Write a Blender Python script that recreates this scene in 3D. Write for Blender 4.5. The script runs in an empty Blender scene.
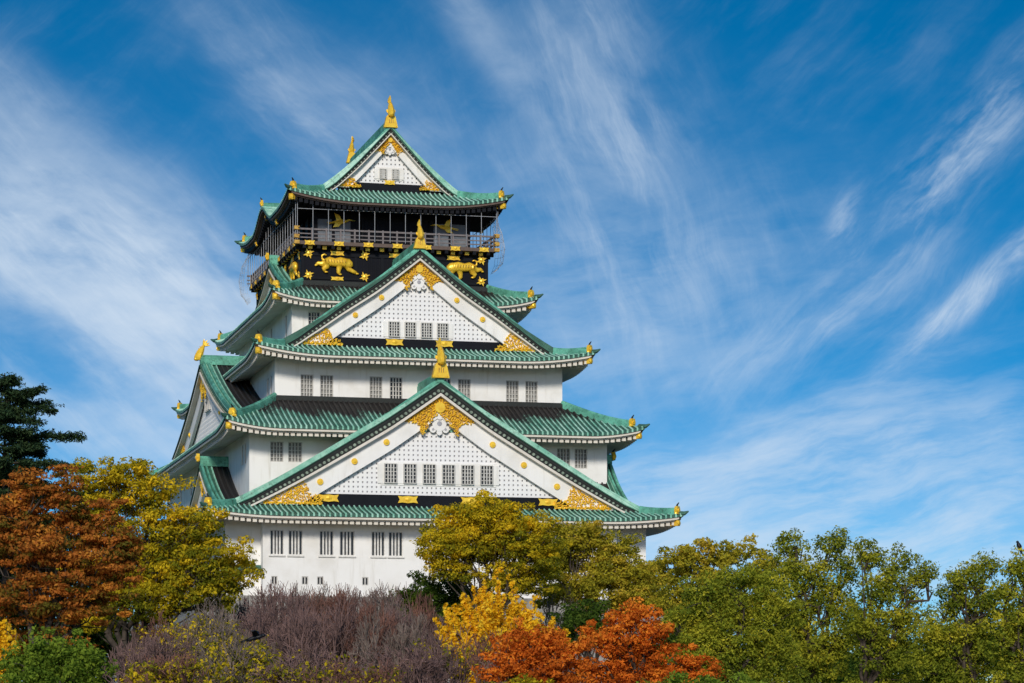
import bpy, math, random
import numpy as np
from math import sin, cos, pi, radians

SC = bpy.context.scene
COL = SC.collection
EYE = 1.7                       # camera height above the flat park ground

# ------------------------------------------------------------------ camera
YAW = radians(13.926)
CAMX, CAMY = -51.615, -266.14
F_PX, HORIZON = 2802.0, 719.2
cd = bpy.data.cameras.new('camera')
cam = bpy.data.objects.new('camera', cd); COL.objects.link(cam)
cam.location = (CAMX, CAMY, EYE)
cam.rotation_euler = (pi / 2, 0, -YAW)
cd.sensor_width = 36.0
cd.lens = F_PX / 1024 * 36.0
cd.shift_y = (HORIZON - 341.5) / 1024
cd.clip_start = 1.0; cd.clip_end = 9000.0
SC.camera = cam

# ------------------------------------------------------------------ light
SUN_EL = radians(27)
SUN_DIR = (-0.34, -0.94)                       # plan direction from the castle to the sun
SUN_AZ = math.atan2(SUN_DIR[0], SUN_DIR[1])    # clockwise from +Y
sd = bpy.data.lights.new('sun', 'SUN'); sd.energy = 3.2; sd.angle = radians(11.0); sd.color = (1.0, 0.93, 0.82)
sun = bpy.data.objects.new('sun', sd); COL.objects.link(sun)
sun.rotation_euler = (pi / 2 - SUN_EL, 0, math.atan2(SUN_DIR[0], -SUN_DIR[1]))
sun.location = (-60, -200, 150)

SC.view_settings.view_transform = 'Standard'
SC.view_settings.look = 'None'
SC.view_settings.exposure = 0.0
SC.view_settings.gamma = 1.0

# ------------------------------------------------------------------ node helper
class NT:
    def __init__(s, tree): s.t = tree; s.n = tree.nodes; s.l = tree.links
    def node(s, typ, **kw):
        n = s.n.new(typ)
        for k, v in kw.items(): setattr(n, k, v)
        return n
    def put(s, sock, v):
        if v is None: return
        if hasattr(v, 'links') or hasattr(v, 'is_linked'): s.l.new(v, sock)
        else: sock.default_value = v
    def math(s, op, a, b=None, c=None, clamp=False):
        n = s.node('ShaderNodeMath', operation=op, use_clamp=clamp)
        s.put(n.inputs[0], a); s.put(n.inputs[1], b); s.put(n.inputs[2], c)
        return n.outputs[0]
    def mix(s, f, a, b, blend='MIX'):
        n = s.node('ShaderNodeMix', data_type='RGBA', blend_type=blend)
        s.put(n.inputs[0], f); s.put(n.inputs[6], a); s.put(n.inputs[7], b)
        return n.outputs[2]
    def ramp(s, f, a, b, lo=0.0, hi=1.0, smooth=True):
        n = s.node('ShaderNodeMapRange', interpolation_type='SMOOTHSTEP' if smooth else 'LINEAR')
        s.put(n.inputs[0], f); s.put(n.inputs[1], a); s.put(n.inputs[2], b); s.put(n.inputs[3], lo); s.put(n.inputs[4], hi)
        return n.outputs[0]
    def noise(s, vec, scale, detail=4.0, rough=0.55, dist=0.0):
        n = s.node('ShaderNodeTexNoise')
        if vec is not None: s.l.new(vec, n.inputs['Vector'])
        n.inputs['Scale'].default_value = scale; n.inputs['Detail'].default_value = detail
        n.inputs['Roughness'].default_value = rough; n.inputs['Distortion'].default_value = dist
        return n.outputs['Fac']
    def comb(s, x, y, z):
        n = s.node('ShaderNodeCombineXYZ')
        s.put(n.inputs[0], x); s.put(n.inputs[1], y); s.put(n.inputs[2], z)
        return n.outputs[0]

def c4(c): return (c[0], c[1], c[2], 1.0)

# ------------------------------------------------------------------ world
W = bpy.data.worlds.new('World'); SC.world = W; W.use_nodes = True
W.node_tree.nodes.clear()
w = NT(W.node_tree)
SKY_STRENGTH = 0.10
tc = w.node('ShaderNodeTexCoord')
sep = w.node('ShaderNodeSeparateXYZ'); w.l.new(tc.outputs['Generated'], sep.inputs[0])
dx, dy, dz = sep.outputs
sky = w.node('ShaderNodeTexSky', sky_type='NISHITA')
sky.sun_disc = False; sky.sun_elevation = SUN_EL; sky.sun_rotation = SUN_AZ % (2 * pi)
sky.altitude = 60; sky.air_density = 1.0; sky.dust_density = 1.0; sky.ozone_density = 3.0
# the air was very clear that day: look the sky up a little higher than the true elevation
lift = w.math('MULTIPLY_ADD', dz, 2.6, 0.02)
vl = w.node('ShaderNodeVectorMath', operation='NORMALIZE'); w.l.new(w.comb(dx, dy, lift), vl.inputs[0])
w.l.new(vl.outputs[0], sky.inputs['Vector'])
hs = w.node('ShaderNodeHueSaturation'); hs.inputs['Saturation'].default_value = 1.92; hs.inputs['Value'].default_value = 1.26
hs.inputs['Hue'].default_value = 0.493
w.l.new(sky.outputs[0], hs.inputs['Color'])
# cirrus: azimuth / elevation in degrees
az = w.math('MULTIPLY', w.math('ARCTAN2', dx, dy), 180 / pi)
el = w.math('MULTIPLY', w.math('ARCSINE', dz), 180 / pi)
def streak(a0, e0, ang, la, lb, amp):
    """a soft elongated patch of cloud centred at azimuth a0, elevation e0, long axis turned by ang degrees"""
    ca, sa = cos(radians(ang)), sin(radians(ang))
    da = w.math('SUBTRACT', az, a0); de = w.math('SUBTRACT', el, e0)
    p = w.math('ADD', w.math('MULTIPLY', da, ca / la), w.math('MULTIPLY', de, sa / la))
    q = w.math('ADD', w.math('MULTIPLY', da, -sa / lb), w.math('MULTIPLY', de, ca / lb))
    r2 = w.math('ADD', w.math('MULTIPLY', p, p), w.math('MULTIPLY', q, q))
    return w.math('MULTIPLY', w.math('EXPONENT', w.math('MULTIPLY', r2, -1.0)), amp)
def az_of(px): return math.degrees(YAW) + math.degrees(math.atan((px - 512) / F_PX))
def el_of(px, py): return math.degrees(math.atan((HORIZON - py) / math.hypot(F_PX, px - 512)))
def cloud(px, py, ang, lpx, wpx, amp): return streak(az_of(px), el_of(px, py), ang, lpx / 48.9, wpx / 48.9, amp)
wv = w.comb(az, el, 0.0)
nwarp = w.node('ShaderNodeTexNoise'); w.l.new(wv, nwarp.inputs['Vector']); nwarp.inputs['Scale'].default_value = 0.35; nwarp.inputs['Detail'].default_value = 3
wadd = w.node('ShaderNodeVectorMath', operation='MULTIPLY_ADD'); w.l.new(nwarp.outputs['Color'], wadd.inputs[0])
wadd.inputs[1].default_value = (1.0, 1.0, 0); w.l.new(wv, wadd.inputs[2])
def rotnoise(ang, sx, sy, scale, detail, rough):
    """noise drawn out into fibres that run at -ang degrees: turn the coordinates first, then squeeze them"""
    m = w.node('ShaderNodeMapping'); w.l.new(wadd.outputs[0], m.inputs['Vector']); m.inputs['Rotation'].default_value = (0, 0, radians(ang))
    k = w.node('ShaderNodeMapping'); w.l.new(m.outputs[0], k.inputs['Vector']); k.inputs['Scale'].default_value = (sx, sy, 1)
    return w.noise(k.outputs[0], scale, detail, rough)
n_a = rotnoise(36, 0.34, 1.0, 0.9, 9, 0.62)       # fibres falling to the right
n_b = rotnoise(-40, 0.34, 1.0, 0.95, 9, 0.62)     # fibres rising to the right
n_d = rotnoise(64, 0.30, 1.0, 1.0, 9, 0.62)       # steep fibres above the keep
n_c = rotnoise(8, 0.45, 1.0, 0.45, 7, 0.6)        # broad veils
def total(lst):
    t = lst[0]
    for x in lst[1:]: t = w.math('ADD', t, x)
    return t
left_mass = total([cloud(60, 250, -24, 250, 75, 1.5), cloud(180, 320, -38, 160, 75, 1.1), cloud(20, 100, -38, 95, 30, 0.32), cloud(60, 420, -12, 190, 60, 0.75),
                   cloud(265, 85, -42, 70, 22, 0.55), cloud(490, 45, -52, 80, 22, 0.6), cloud(340, 120, -35, 150, 60, 0.42)])
mid_mass = total([cloud(590, 50, -68, 120, 48, 0.75), cloud(612, 190, -68, 110, 34, 0.6), cloud(580, 250, -50, 180, 90, 0.42), cloud(700, 270, 20, 120, 70, 0.34), cloud(660, 130, 60, 60, 40, .25)])
right_mass = total([cloud(985, 130, 48, 110, 22, 0.75), cloud(920, 205, 52, 110, 36, 0.45), cloud(990, 280, 40, 110, 13, 1.25), cloud(845, 222, 65, 26, 13, 0.7),
                    cloud(800, 335, 25, 120, 40, 0.3)])
low_mass = total([cloud(960, 435, 12, 130, 22, 0.6), cloud(760, 455, 14, 240, 24, 0.55), cloud(860, 395, 20, 130, 20, 0.4), cloud(830, 525, 4, 480, 70, 0.75), cloud(780, 620, 0, 900, 110, 0.75), cloud(560, 330, 10, 260, 120, 0.30)])
fa = w.ramp(n_a, 0.36, 0.70); fb = w.ramp(n_b, 0.36, 0.70); fc = w.ramp(n_c, 0.30, 0.72)
f1 = w.ramp(rotnoise(44, 0.14, 1.0, 2.6, 8, 0.68), 0.36, 0.68); f2 = w.ramp(rotnoise(-46, 0.14, 1.0, 2.6, 8, 0.68), 0.36, 0.68)
fd = w.math('MULTIPLY', w.ramp(n_d, 0.36, 0.70), w.math('MULTIPLY_ADD', w.ramp(rotnoise(72, 0.14, 1.0, 2.6, 8, 0.68), 0.36, 0.68), 0.75, 0.45))
fe = w.ramp(rotnoise(-12, 0.22, 1.0, 1.3, 8, 0.64), 0.36, 0.70)
fa = w.math('MULTIPLY', fa, w.math('MULTIPLY_ADD', f1, 0.75, 0.45)); fb = w.math('MULTIPLY', fb, w.math('MULTIPLY_ADD', f2, 0.75, 0.45))
m1 = w.math('MULTIPLY', left_mass, w.math('MULTIPLY_ADD', fa, 0.48, w.math('MULTIPLY_ADD', fc, 0.55, 0.14)))
m2 = w.math('MULTIPLY', mid_mass, w.math('MULTIPLY_ADD', fd, 0.52, w.math('MULTIPLY_ADD', fc, 0.26, 0.06)))
m3 = w.math('MULTIPLY', right_mass, w.math('MULTIPLY_ADD', fb, 1.0, w.math('MULTIPLY', fc, 0.16)))
m4 = w.math('MULTIPLY', low_mass, w.math('MULTIPLY_ADD', fe, 0.75, w.math('MULTIPLY_ADD', fc, 0.25, 0.20)))
veil = w.math('ADD', m4, w.math('MULTIPLY', w.math('MULTIPLY', fc, fb), 0.08))
mask = w.math('ADD', w.math('ADD', m1, m2), w.math('ADD', m3, veil))
mask = w.math('SUBTRACT', 1.0, w.math('EXPONENT', w.math('MULTIPLY', mask, -1.15)))
CLOUD = (6.4, 7.5, 8.8)
colr = w.mix(mask, hs.outputs[0], c4(CLOUD))
bg = w.node('ShaderNodeBackground'); w.l.new(colr, bg.inputs[0]); bg.inputs[1].default_value = SKY_STRENGTH
out = w.node('ShaderNodeOutputWorld'); w.l.new(bg.outputs[0], out.inputs[0])

# ------------------------------------------------------------------ materials
def material(name, base, rough=0.7, metal=0.0, var=0.12, scale=1.5, dark=None, spec=0.3, bump=0.0, var2=None):
    m = bpy.data.materials.new(name); m.use_nodes = True
    t = NT(m.node_tree); p = m.node_tree.nodes['Principled BSDF']
    g = t.node('ShaderNodeTexCoord').outputs['Object']
    n = t.noise(g, scale, 6, 0.6)
    f = t.ramp(n, 0.3, 0.7)
    d = dark if dark else tuple(x * (1 - var * 2) for x in base)
    col = t.mix(f, c4(d), c4(base))
    if var2:                                    # second, finer mottling
        n2 = t.noise(g, scale * 7, 4, 0.6)
        col = t.mix(t.ramp(n2, 0.5, 0.75), col, c4(var2))
    t.l.new(col, p.inputs['Base Color'])
    p.inputs['Roughness'].default_value = rough; p.inputs['Metallic'].default_value = metal
    p.inputs['Specular IOR Level'].default_value = spec
    if bump:
        b = t.node('ShaderNodeBump'); b.inputs['Strength'].default_value = bump; b.inputs['Distance'].default_value = 0.05
        t.l.new(t.noise(g, scale * 9, 4, 0.6), b.inputs['Height']); t.l.new(b.outputs[0], p.inputs['Normal'])
    return m

def plaster_mat(name, base, streak_amt=0.25):
    m = bpy.data.materials.new(name); m.use_nodes = True
    t = NT(m.node_tree); p = m.node_tree.nodes['Principled BSDF']
    g = t.node('ShaderNodeTexCoord').outputs['Object']
    mp = t.node('ShaderNodeMapping'); t.l.new(g, mp.inputs[0]); mp.inputs['Scale'].default_value = (1.6, 1.6, 0.16)
    s1 = t.ramp(t.noise(mp.outputs[0], 1.0, 6, 0.65), 0.48, 0.78)
    s2 = t.ramp(t.noise(g, 0.35, 5, 0.6), 0.4, 0.75)
    f = t.math('MULTIPLY', t.math('MAXIMUM', s1, t.math('MULTIPLY', s2, 0.7)), streak_amt)
    col = t.mix(f, c4(base), c4((base[0] * 0.62, base[1] * 0.58, base[2] * 0.50)))
    t.l.new(col, p.inputs['Base Color']); p.inputs['Roughness'].default_value = 0.85; p.inputs['Specular IOR Level'].default_value = 0.15
    return m

def copper_mat(name, green, pale, bare):
    """weathered copper; vertex attribute 'patina' (1 = rain-washed verdigris, 0 = sheltered bare dark copper)"""
    m = bpy.data.materials.new(name); m.use_nodes = True
    t = NT(m.node_tree); p = m.node_tree.nodes['Principled BSDF']
    g = t.node('ShaderNodeTexCoord').outputs['Object']
    at = t.node('ShaderNodeAttribute', attribute_name='patina')
    n1 = t.noise(g, 0.9, 6, 0.65); n2 = t.noise(g, 3.4, 5, 0.7)
    body = t.mix(t.math('ADD', t.math('MULTIPLY', t.ramp(n1, 0.35, 0.68), .6), t.ramp(at.outputs['Fac'], 1.0, 1.6, 0, .5), clamp=True), c4(green), c4(pale))
    body = t.mix(t.ramp(n2, 0.50, 0.74, 0, 0.7), body, c4(bare))
    k = t.math('ADD', at.outputs['Fac'], t.math('MULTIPLY', t.math('SUBTRACT', n2, 0.5), 0.9))
    k = t.ramp(k, 0.35, 0.65)
    col = t.mix(k, c4(bare), body)
    t.l.new(col, p.inputs['Base Color']); p.inputs['Roughness'].default_value = 0.6; p.inputs['Specular IOR Level'].default_value = 0.3
    return m

M = {}
M['plaster'] = plaster_mat('white_plaster', (0.81, 0.797, 0.77), 0.55)
M['trim'] = plaster_mat('shade_tinted_plaster', (0.70, 0.65, 0.57), 0.5)  # white plaster toned beige: eave shade and bounce put into the colour
M['lattice'] = plaster_mat('lattice_plaster', (0.80, 0.79, 0.78), 0.12)
M['lattice_back'] = material('lattice_recess', (0.40, 0.40, 0.43), 0.9)
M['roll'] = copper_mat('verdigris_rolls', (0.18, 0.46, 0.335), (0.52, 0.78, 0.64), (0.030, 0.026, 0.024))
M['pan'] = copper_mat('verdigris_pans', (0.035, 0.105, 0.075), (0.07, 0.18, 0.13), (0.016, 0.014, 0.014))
M['ridge'] = material('verdigris_ridge', (0.15, 0.47, 0.345), 0.6, var=0.2, scale=0.8, dark=(0.060, 0.21, 0.145), var2=(0.04, 0.10, 0.075))
M['tile_end'] = material('tile_ends', (0.30, 0.36, 0.28), 0.7, var=0.25, scale=3, dark=(0.12, 0.16, 0.12))
M['dark_copper'] = material('dark_copper', (0.022, 0.026, 0.024), 0.6, scale=2)
M['gold'] = material('gold_leaf', (0.97, 0.64, 0.055), 0.33, metal=0.30, var=0.16, scale=2.5, dark=(0.86, 0.48, 0.03), spec=0.5)
M['gold_dark'] = material('aged_gold', (0.58, 0.36, 0.07), 0.5, metal=0.3, scale=4, dark=(0.34, 0.18, 0.04))
M['black'] = material('black_lacquer', (0.005, 0.0055, 0.010), 0.55, scale=1.0, spec=.12)
M['band'] = material('dark_band', (0.008, 0.009, 0.013), 0.6, scale=1.0, spec=.12)
M['beam'] = material('balcony_timber', (0.135, 0.095, 0.078), 0.7, scale=3)
M['rail'] = material('balcony_rail', (0.19, 0.165, 0.165), 0.6, scale=3)
M['pane'] = material('dark_pane', (0.03, 0.033, 0.038), 0.25, scale=2, spec=0.5)
M['pane_grey'] = material('shuttered_pane', (0.27, 0.27, 0.26), 0.5, scale=2)
M['bar'] = material('window_bars', (0.60, 0.58, 0.54), 0.7, scale=4)
M['bar_white'] = material('plastered_bars', (0.74, 0.72, 0.68), 0.8, scale=4)
M['wire'] = material('cage_wire', (0.34, 0.35, 0.37), 0.5, metal=0.3, scale=4)
M['net'] = material('bird_net', (0.50, 0.52, 0.55), 0.8, scale=4)
M['stone'] = material('granite_wall', (0.33, 0.31, 0.28), 0.9, var=0.25, scale=0.7, dark=(0.16, 0.15, 0.135), bump=0.4)
M['panel'] = material('grey_panel', (0.17, 0.19, 0.215), 0.6, scale=1.5)

# ------------------------------------------------------------------ mesh builder
class MB:
    def __init__(s): s.v = []; s.f = []; s.mi = []; s.att = []; s.n = 0
    def add(s, verts, faces, mi=0, att=1.0):
        verts = np.asarray(verts, float).reshape(-1, 3)
        s.v.append(verts)
        s.att.append(np.broadcast_to(np.asarray(att, float), (len(verts),)).copy())
        o = s.n
        for f in faces: s.f.append(tuple(i + o for i in f)); s.mi.append(mi)
        s.n += len(verts)
    def box(s, a, b, mi=0, F=None, att=1.0):
        (x0, y0, z0), (x1, y1, z1) = a, b
        p = [(x, y, z) for z in (z0, z1) for y in (y0, y1) for x in (x0, x1)]
        if F: p = [F(*q) for q in p]
        s.add(p, [(0, 2, 3, 1), (4, 5, 7, 6), (0, 1, 5, 4), (2, 6, 7, 3), (0, 4, 6, 2), (1, 3, 7, 5)], mi, att)
    def grid(s, P, mi=0, att=1.0, cols=None):
        """P: (nu, nv, 3) array of points; cols: material index per u strip"""
        P = np.asarray(P, float); nu, nv = P.shape[:2]
        att = np.broadcast_to(np.asarray(att, float), (nu, nv)).reshape(-1)
        o = s.n; s.v.append(P.reshape(-1, 3)); s.att.append(att.copy()); s.n += nu * nv
        for i in range(nu - 1):
            k = cols[i] if cols is not None else mi
            for j in range(nv - 1):
                a = o + i * nv + j
                s.f.append((a, a + nv, a + nv + 1, a + 1)); s.mi.append(k)
    def tube(s, pts, r, n=6, mi=0, flat=1.0, caps=True):
        """round bar along a polyline; r one radius or one per point; flat squeezes it sideways"""
        pts = np.asarray(pts, float); m = len(pts)
        r = np.broadcast_to(np.asarray(r, float), (m,))
        t = np.gradient(pts, axis=0); t /= np.linalg.norm(t, axis=1)[:, None] + 1e-12
        up = np.array([0, 0, 1.0]); 
        side = np.cross(t, up); L = np.linalg.norm(side, axis=1)
        side[L < 1e-3] = (1, 0, 0); side /= np.linalg.norm(side, axis=1)[:, None]
        nrm = np.cross(side, t)
        a = np.arange(n) * 2 * pi / n + pi / n
        V = pts[:, None, :] + r[:, None, None] * (side[:, None, :] * np.cos(a)[None, :, None] * flat + nrm[:, None, :] * np.sin(a)[None, :, None])
        F = []
        for i in range(m - 1):
            for j in range(n):
                k = (j + 1) % n
                F.append((i * n + j, i * n + k, (i + 1) * n + k, (i + 1) * n + j))
        if caps: F.append(tuple(range(n - 1, -1, -1))); F.append(tuple((m - 1) * n + j for j in range(n)))
        s.add(V.reshape(-1, 3), F, mi)
    def blob(s, c, r, n=6, m=4, mi=0, F=None, rot=0.0):
        """ellipsoid; r = (rs, rw, rz) in the frame F, turned by rot in the s-z plane"""
        V = []; 
        for i in range(m + 1):
            th = pi * i / m
            for j in range(n):
                ph = 2 * pi * j / n
                x, y, z = r[0] * cos(th), r[1] * sin(th) * cos(ph), r[2] * sin(th) * sin(ph)
                x, z = x * cos(rot) - z * sin(rot), x * sin(rot) + z * cos(rot)
                q = (c[0] + x, c[1] + y, c[2] + z)
                V.append(F(*q) if F else q)
        Fc = []
        for i in range(m):
            for j in range(n):
                k = (j + 1) % n
                Fc.append((i * n + j, i * n + k, (i + 1) * n + k, (i + 1) * n + j))
        s.add(V, Fc, mi)
    def disc(s, c, r, depth, n=10, mi=0, F=None):
        """short cylinder facing out of frame F"""
        V = []
        for wv_ in (c[1], c[1] + depth):
            for j in range(n): V.append(F(c[0] + r * cos(2 * pi * j / n), wv_, c[2] + r * sin(2 * pi * j / n)))
        Fc = [tuple(range(n)), tuple(range(2 * n - 1, n - 1, -1))] + [(j, (j + 1) % n, n + (j + 1) % n, n + j) for j in range(n)]
        s.add(V, Fc, mi)
    def prism(s, poly, w0, w1, F, mi=0):
        """outline (s, z) extruded from w0 to w1"""
        n = len(poly)
        V = [F(a, w0, b) for a, b in poly] + [F(a, w1, b) for a, b in poly]
        Fc = [tuple(range(n)), tuple(range(2 * n - 1, n - 1, -1))] + [(j, (j + 1) % n, n + (j + 1) % n, n + j) for j in range(n)]
        s.add(V, Fc, mi)
    def build(s, name, mats, parent=None, smooth=False, origin=(0, 0, 0)):
        me = bpy.data.meshes.new(name)
        V = np.concatenate(s.v) - np.asarray(origin, float) if s.v else np.zeros((0, 3))
        me.from_pydata(V.tolist(), [], s.f)
        if not isinstance(mats, (list, tuple)): mats = [mats]
        for m in mats: me.materials.append(M[m] if isinstance(m, str) else m)
        me.polygons.foreach_set('material_index', np.array(s.mi, dtype=np.int32))
        a = me.attributes.new('patina', 'FLOAT', 'POINT'); a.data.foreach_set('value', np.concatenate(s.att).astype(np.float32))
        if smooth: me.polygons.foreach_set('use_smooth', np.ones(len(s.f), dtype=bool))
        me.update()
        o = bpy.data.objects.new(name, me); COL.objects.link(o)
        if parent: o.parent = parent
        return o

def empty(name, loc=(0, 0, 0)):
    o = bpy.data.objects.new(name, None); COL.objects.link(o); o.location = loc; o.empty_display_size = 1
    return o
def tag(o, label=None, cat=None, group=None, kind=None):
    if label: o['label'] = label
    if cat: o['category'] = cat
    if group: o['group'] = group
    if kind: o['kind'] = kind
    return o

# ------------------------------------------------------------------ ground
gm = bpy.data.materials.new('park_ground'); gm.use_nodes = True
t = NT(gm.node_tree); g = t.node('ShaderNodeTexCoord').outputs['Object']
gc = t.mix(t.ramp(t.noise(g, 0.05, 6, 0.6), 0.4, 0.62), c4((0.045, 0.06, 0.02)), c4((0.12, 0.085, 0.05)))
gc = t.mix(t.ramp(t.noise(g, 1.2, 6, 0.7), 0.5, 0.75), gc, c4((0.16, 0.10, 0.04)))
t.l.new(gc, gm.node_tree.nodes['Principled BSDF'].inputs['Base Color'])
gm.node_tree.nodes['Principled BSDF'].inputs['Roughness'].default_value = 0.95
mb = MB(); mb.add([(-4000, -4000, 0), (4000, -4000, 0), (4000, 4000, 0), (-4000, 4000, 0)], [(0, 1, 2, 3)])
tag(mb.build('ground', gm), kind='structure')

# ------------------------------------------------------------------ castle keep (local z is relative to eye height while modelling; shifted on build)
BASE = 10.7
keep = empty('castle_keep', (0, 0, EYE + BASE))
tag(keep, 'white five-tier castle keep with green copper roofs, gold ornaments and black top storey', 'castle')
ORG = (0, 0, BASE)
def kb(mb, name, mats, parent=None, smooth=False): return mb.build(name, mats, parent or keep, smooth, ORG)
# children of parts keep the same local frame: part objects sit at the keep's origin

def frame(side, off=0.0, cs=0.0):
    """s along the face (to the right seen from outside), w outwards from the centre plane, z up"""
    T = {'front': ((1, 0), (0, -1)), 'back': ((-1, 0), (0, 1)), 'left': ((0, -1), (-1, 0)), 'right': ((0, 1), (1, 0))}[side]
    (tx, ty), (nx, ny) = T
    def F(s, w_, z):
        s = s + cs; w_ = w_ + off
        return (tx * s + nx * w_, ty * s + ny * w_, z)
    return F
SIDES = ('front', 'left', 'right', 'back')

class Roof:
    def __init__(s, a, b, zm, c1, c2, ins_f, ins_s, lift, bump=None, tab=None):
        s.tab = tab
        s.a, s.b, s.zm, s.c1, s.c2, s.lift, s.bump = a, b, zm, c1, c2, lift, bump
        s.ins = {'front': ins_f, 'back': ins_f, 'left': ins_s, 'right': ins_s}
        s.ref = ins_f
        s.ell = 7.0
    def A(s, side): return s.a if side in ('front', 'back') else s.b
    def B(s, side): return s.b if side in ('front', 'back') else s.a
    def P(s, d):
        if s.tab is None: return s.c1 * d + s.c2 * d * d
        return sum(float(np.interp(d + q, s.tab[0], s.tab[1])) for q in (-.6, -.3, 0, .3, .6)) / 5 if d > .6 else float(np.interp(d, s.tab[0], s.tab[1]))
    def z(s, side, u, d):
        i = s.ins[side]; j = s.ins['left' if side in ('front', 'back') else 'front']
        dn = d / i * s.ref; e = (s.A(side) - abs(u)) / j * s.ref
        z = s.zm + s.P(dn) + s.lift * max(0, 1 - e / s.ell) ** 2 * max(0, 1 - dn / 6.0)
        if s.bump and side in ('left', 'right'):
            z = max(z, s.zm + s.bump(u) ) if d > 0.02 or True else z
        return z
    def hip(s, side, u):
        i = s.ins[side]; j = s.ins['left' if side in ('front', 'back') else 'front']
        return (s.A(side) - abs(u)) / j * i

PITCH = 0.45
trng = np.random.default_rng(5)
def tile_panel(mb, R, side, dmax, rows=8, pat=None, u0=None, u1=None):
    """a roof slope of pans and round cover rolls running down to the eave; one continuous sheet"""
    F = frame(side); A = R.A(side); B = R.B(side)
    u0 = -A if u0 is None else u0; u1 = A if u1 is None else u1
    n = max(2, int(round((u1 - u0) / PITCH))); p = (u1 - u0) / n
    offs = [(0.0, 0.0), (0.27, 0.0), (0.33, 0.09), (0.44, 0.15), (0.56, 0.15), (0.67, 0.09), (0.73, 0.0)]
    us, hs_, cols = [], [], []
    for i in range(n):
        for k, (fo, h) in enumerate(offs):
            us.append(u0 + (i + fo) * p); hs_.append(h); cols.append(0 if k in (0, 1, 5, 6) else 1)  # roll flanks take the dark pan colour, painted shade beside each roll
    us.append(u1); hs_.append(0.0)
    nv = rows + 1; tone = trng.random(n + 2) ** 1.5 * .7
    P = np.zeros((len(us), nv, 3)); at = np.zeros((len(us), nv))
    for i, (u, h) in enumerate(zip(us, hs_)):
        dm = max(0.03, min(dmax(u), 60))
        for j in range(nv):
            d = dm * j / rows
            P[i, j] = F(u, B - d, R.z(side, u, d) + h)
            at[i, j] = (pat(u, d) if pat else 1.0); at[i, j] += tone[i // 7] if at[i, j] > .75 else 0
    mb.grid(P, att=at, cols=cols[:len(us) - 1])
    # turned-down edge of the eave
    E = np.zeros((len(us), 2, 3))
    for i, (u, h) in enumerate(zip(us, hs_)):
        z0 = R.z(side, u, 0)
        E[i, 0] = F(u, B + 0.001, z0 - 0.17); E[i, 1] = F(u, B + 0.001, z0 + h)
    mb.grid(E, cols=[0 if c == 0 else 1 for c in cols[:len(us) - 1]], att=1.0)

def eave(R, ov_f, ov_s, parent, white=True, name='eave', slope=0.25, drop=0.55):
    """fascia boards, rafters and soffit round one roof"""
    ins = {'front': ov_f, 'back': ov_f, 'left': ov_s, 'right': ov_s}
    fas = MB(); raf = MB(); sof = MB()
    for side in SIDES:
        F = frame(side); A = R.A(side); B = R.B(side); ov = ins[side]; ovo = ins['left' if side in ('front', 'back') else 'front']
        n = int(2 * A / 0.5)
        us = np.linspace(-A + 0.12, A - 0.12, n)
        # fascia: two stepped boards
        for (d0, d1, zt, zb) in ((0.10, 0.34, -0.175, -0.38), (0.36, 0.58, -0.30, -0.50)):
            P = np.zeros((n, 5, 3))
            for i, u in enumerate(us):
                uu = max(-A + d1 + 0.02, min(A - d1 - 0.02, u)); z0 = R.z(side, u, 0)
                P[i] = [F(uu, B - d0, z0 + zt), F(uu, B - d0, z0 + zb), F(uu, B - d1, z0 + zb), F(uu, B - d1, z0 + zt), F(uu, B - d0, z0 + zt)]
            fas.grid(P)
        # soffit
        def zs(u, d):
            return R.z(side, u, 0) * 1.0 - drop + slope * d - (R.z(side, u, 0) - R.zm) * min(1, d / ov) * (1 if (A - abs(u)) > 0 else 1)
        P = np.zeros((n, 5, 3))
        for i, u in enumerate(us):
            dm = min(ov + 0.25, max(0.55, (A - abs(u)) / ovo * ov))
            for j in range(5):
                d = 0.5 + (dm - 0.5) * j / 4
                P[i, j] = F(u, B - d, zs(u, d) - .17)
        sof.grid(P)
        # rafters
        nr = int(2 * A / 0.52)
        for i in range(nr):
            u = -A + 0.75 + (2 * A - 1.5) * i / (nr - 1)
            dm = min(ov + 0.1, (A - abs(u)) / ovo * ov)
            if dm < 0.8: continue
            V = []
            for d in (0.42, dm):
                z = zs(u, d)
                for (du, dzz) in ((-0.17, -0.32), (0.17, -0.32), (0.17, 0.02), (-0.17, 0.02)): V.append(F(u + du, B - d, z + dzz))
            raf.add(V, [(0, 1, 2, 3), (4, 7, 6, 5), (0, 4, 5, 1), (1, 5, 6, 2), (2, 6, 7, 3), (3, 7, 4, 0)])
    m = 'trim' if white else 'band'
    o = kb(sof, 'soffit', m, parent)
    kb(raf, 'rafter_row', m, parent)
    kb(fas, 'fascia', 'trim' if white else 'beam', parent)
    return o

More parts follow.
